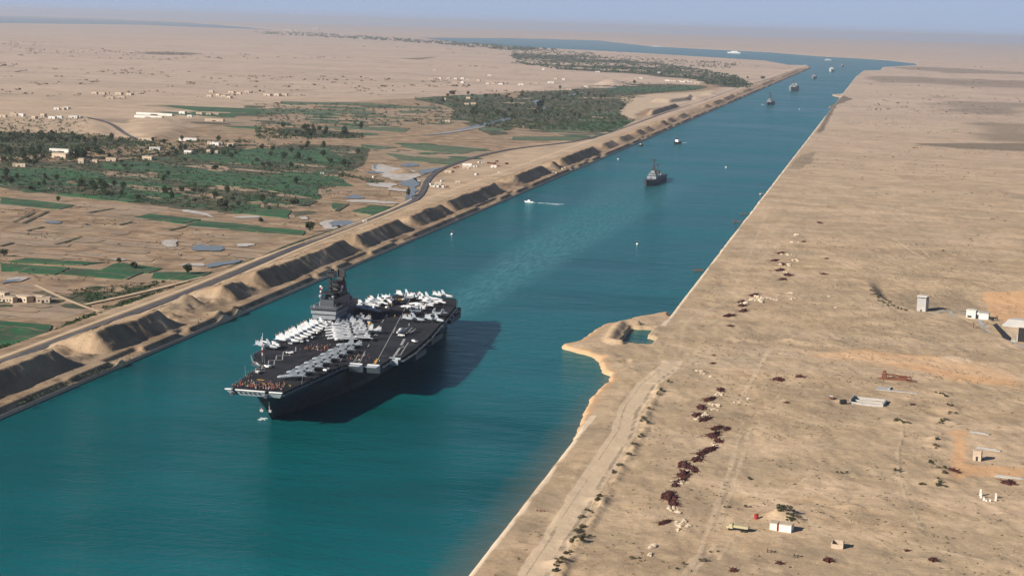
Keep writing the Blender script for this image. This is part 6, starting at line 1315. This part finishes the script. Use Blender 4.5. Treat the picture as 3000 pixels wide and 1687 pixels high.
for q,x,y,s,lb in [(Q5,1200,1205,1.,'lone tree at the near field corner, upper of two'),(Q5,1350,1262,1.5,'lone tree in the near green field by the tan strip'),(Q5,1880,1320,1.7,'round dark tree standing in the nearest green field'),(Q5,40,1140,1.3,'round tree at the left edge above the near green fields'),
      (Q5,1950,495,1.2,'left tree of a pair on the pale path in the green belt'),(Q5,2020,490,1.2,'right tree of a pair on the pale path in the green belt'),(Q5,2240,660,2.2,'large dark tree at the lower edge of the green belt'),(Q5,590,590,.9,'lone tree on the edge of the narrow green plot'),
      (Q6,380,635,2.2,'large dark tree at the right end of the pale strip'),(Q6,1530,535,1.,'lone tree beside the blue pond and road'),(Q6,400,420,1.,'lone tree in the fields right of centre belt'),(Q6,50,800,1.3,'lone tree on the dry strip under the green belt'),(Q6,545,890,1.4,'twiggy tree near the right end of the lower green plot'),(Q6,60,600,1.3,'tree at the left end of the pale strip'),
      (Q2,1980,962,3.6,'big round tree alone on the edge of the desert'),(Q2,1055,1310,2.,'dark tree at the right end of the tree row'),(Q3,1230,850,2.,'tree beside the big dark mound'),(Q3,2370,792,2.4,'lone tree on the spit toward the canal'),(Q3,2520,800,2.6,'tree close to the canal near its mouth'),(Q3,1020,1265,1.6,'tree at the corner of the last green plot')]: tree(q, x, y, lb, None, s*.8)
for k, (x, y) in enumerate([(1330,225),(1680,255),(1710,260),(1150,305),(1940,170),(1990,180)]): tree(Q5, x, y, 'feathery palm rising from the fields of the green belt', 'palms in the green belt', 1.2, (4,), 'palm tree')
# low growth that nobody could count: on the scrub land, along the ditches
def growth(name, lst, s, seed, mt, z=2.1):
    r_ = random.Random(seed); b = MB()
    for q, P, n, h in lst:
        xs_ = [p[0] for p in P]; ys_ = [p[1] for p in P]
        for _ in range(n):
            while True:
                x, y = r_.uniform(min(xs_), max(xs_)), r_.uniform(min(ys_), max(ys_))
                if inpoly(x, y, P): break
            X_, Y_ = at(*q(x, y), z)
            for c in range(r_.randint(7, 12)):
                p = Vector((X_+r_.gauss(0,h*.7), Y_+r_.gauss(0,h*.7), z+r_.uniform(.0,h))); u = Vector((r_.gauss(0,1), r_.gauss(0,1), r_.gauss(0,.7))).normalized(); w = u.cross(Vector((r_.gauss(0,1), r_.gauss(0,1), r_.gauss(0,1)))).normalized(); k = s*h*r_.uniform(.3,.7)
                b.add([p-u*k, p+w*k*.7, p+u*k, p-w*k*.7], [(0,1,2,3)])
    tag(b.build(name, M[mt]), kind='stuff')
growth('bushes', [(Q5,[(0,200),(600,180),(1700,130),(2576,120),(2576,720),(1300,590),(600,520),(0,440)],1150,1.9),(Q6,[(0,0),(1150,30),(1050,270),(640,560),(0,700)],620,1.9),(Q5,[(0,20),(1000,0),(2500,20),(2400,110),(0,200)],900,2.4),
       (Q6,[(850,300),(1300,380),(1200,420),(900,330)],60,1.4),(Q9,[(700,40),(1700,-60),(1500,20),(900,170)],160,1.2),(Q9,[(1010,215),(1300,130),(1700,20),(1950,-60),(2000,-20),(1250,205)],220,1.2),(Q9,[(0,600),(350,540),(900,270),(1060,275),(900,350),(200,610),(0,660)],240,1.2),
       (Q1,[(0,1200),(900,1190),(900,1330),(0,1330)],150,2.)], .9, 3, 'leaf')
growth('woodland', [(Q3,[(0,930),(600,910),(900,830),(1050,830),(1700,850),(1900,905),(1250,955),(1180,1060),(1050,1130),(1230,1215),(1000,1335),(0,1300)],1700,3.2),(Q2,[(1560,990),(2576,940),(2576,1330),(1950,1200),(2000,1080)],500,3.2),(Q2,[(0,1050),(2000,1050),(2000,1250),(0,1300)],420,2.8),(Q1,[(0,1335),(850,1345),(1500,1425),(2576,1420),(2576,1443),(0,1443)],420,2.8),(Q2,[(0,1290),(1080,1350),(1080,1400),(0,1400)],300,2.8)], .9, 4, 'leaf')
growth('far_woodland', [(WD[1][0],WD[1][1],1500,7.),(ident,[(740,93),(900,97),(1330,125),(1640,148),(1500,150),(1180,123),(740,99)],500,14.),(Q3,[(1000,560),(2300,640),(2200,700),(1500,650),(900,590)],200,6.)], .9, 5, 'leaf', 2.2)
growth('spoil_scrub', [(Q9,[(100,1150),(700,930),(1250,730),(1350,700),(1300,760),(200,1190)],90,.9)], .8, 6, 'leaf2', 3.4)

def tufts(name, n, box, size, dens, mt, seed, pick, flat=.5, hz=None, q=5):
    r_ = np.random.RandomState(seed); PX = r_.uniform(box[0], box[1], n*6); PY = box[2]+(box[3]-box[2])*r_.random_sample(n*6)**1.0
    keep = pick(PX, PY); PX, PY = PX[keep][:n], PY[keep][:n]; Z = height(PX, PY) if hz is None else np.full(PX.shape, hz); rr = random.Random(seed); b = MB()
    for x, y, z in zip(PX, PY, Z):
        k0 = rr.uniform(*size)
        for c in range(q):
            p = Vector((x+rr.gauss(0,k0*.6), y+rr.gauss(0,k0*.6), z+rr.uniform(0,k0*flat))); u = Vector((rr.gauss(0,1), rr.gauss(0,1), rr.gauss(0,.5))).normalized(); w = u.cross(Vector((rr.gauss(0,1), rr.gauss(0,1), rr.gauss(0,1)))).normalized(); k = k0*rr.uniform(.3,.7)
            b.add([p-u*k, p+w*k*.7, p+u*k, p-w*k*.7], [(0,1,2,3)])
    tag(b.build(name, M[mt]), kind='stuff')
offtrack = lambda x, y: pdist(x, y, TR) > 7
tufts('dry_tufts', 3800, (-128,110,570,1700), (.25,.75), 1, 'leaf3', 21, lambda x, y: (fbm(x, y, 26, 101, 3) > .0) & (landd(x, y) > 4) & offtrack(x, y) & (x < 60+.12*(y-600)))
tufts('loose_stones', 1800, (-132,110,570,1500), (.15,.45), 1, 'rock', 22, lambda x, y: (fbm(x, y, 30, 103, 3) > -.05) & (landd(x, y) > 3))
tufts('distant_tufts', 1500, (-120,520,1500,5000), (.6,1.9), 1, 'leaf3', 23, lambda x, y: (fbm(x, y, 110, 105, 3) > .1) & (landd(x, y) > 6), .4)
tufts('field_weeds', 2600, (-1500,-505,1150,2300), (.5,1.6), 1, 'leaf3', 24, lambda x, y: (fbm(x, y, 60, 107, 3) > .06) & (sdf(x, y, FARM) < -10), .5, 2.1)
tufts('bank_weeds', 1500, (-505,-421,640,2600), (.3,.9), 1, 'leaf3', 25, lambda x, y: (fbm(x, y, 22, 109, 3) > .05) & ((x < -446) | (x > -430)) & (np.abs(x+484) > 9), .5)
tufts('desert_hummocks', 1500, (-7500,-700,3600,12500), (3.,11.), 1, 'hummock', 26, lambda x, y: (fbm(x*.5, y, 900, 111, 3) > .12) & (sdf(x, y, FARM) > 40) & (landd(x, y) > 30) & (fbm(x, y, 150, 113, 2) > .0), .25)
tufts('desert_hummocks_east', 500, (-60,2600,3000,12000), (2.,8.), 1, 'hummock', 27, lambda x, y: (fbm(x*.5, y, 700, 115, 3) > .15) & (landd(x, y) > 30), .25)
# ---------------------------------------------------------------- haze
hb = MB(); hb.box(-61900, 43900, 262, 61400, -6.5, 262)
hz = hb.build('haze', []); hm = bpy.data.materials.new('thin_haze'); hm.use_nodes = True
t = hm.node_tree; t.nodes.clear(); out = t.nodes.new('ShaderNodeOutputMaterial'); pv = t.nodes.new('ShaderNodeVolumePrincipled')
pv.inputs['Color'].default_value = (.86,.89,1.0,1); pv.inputs['Density'].default_value = 3.4e-5; pv.inputs['Anisotropy'].default_value = .2
t.links.new(pv.outputs[0], out.inputs['Volume']); hz.data.materials.append(hm); tag(hz, kind='stuff')
S.cycles.volume_bounces = 0
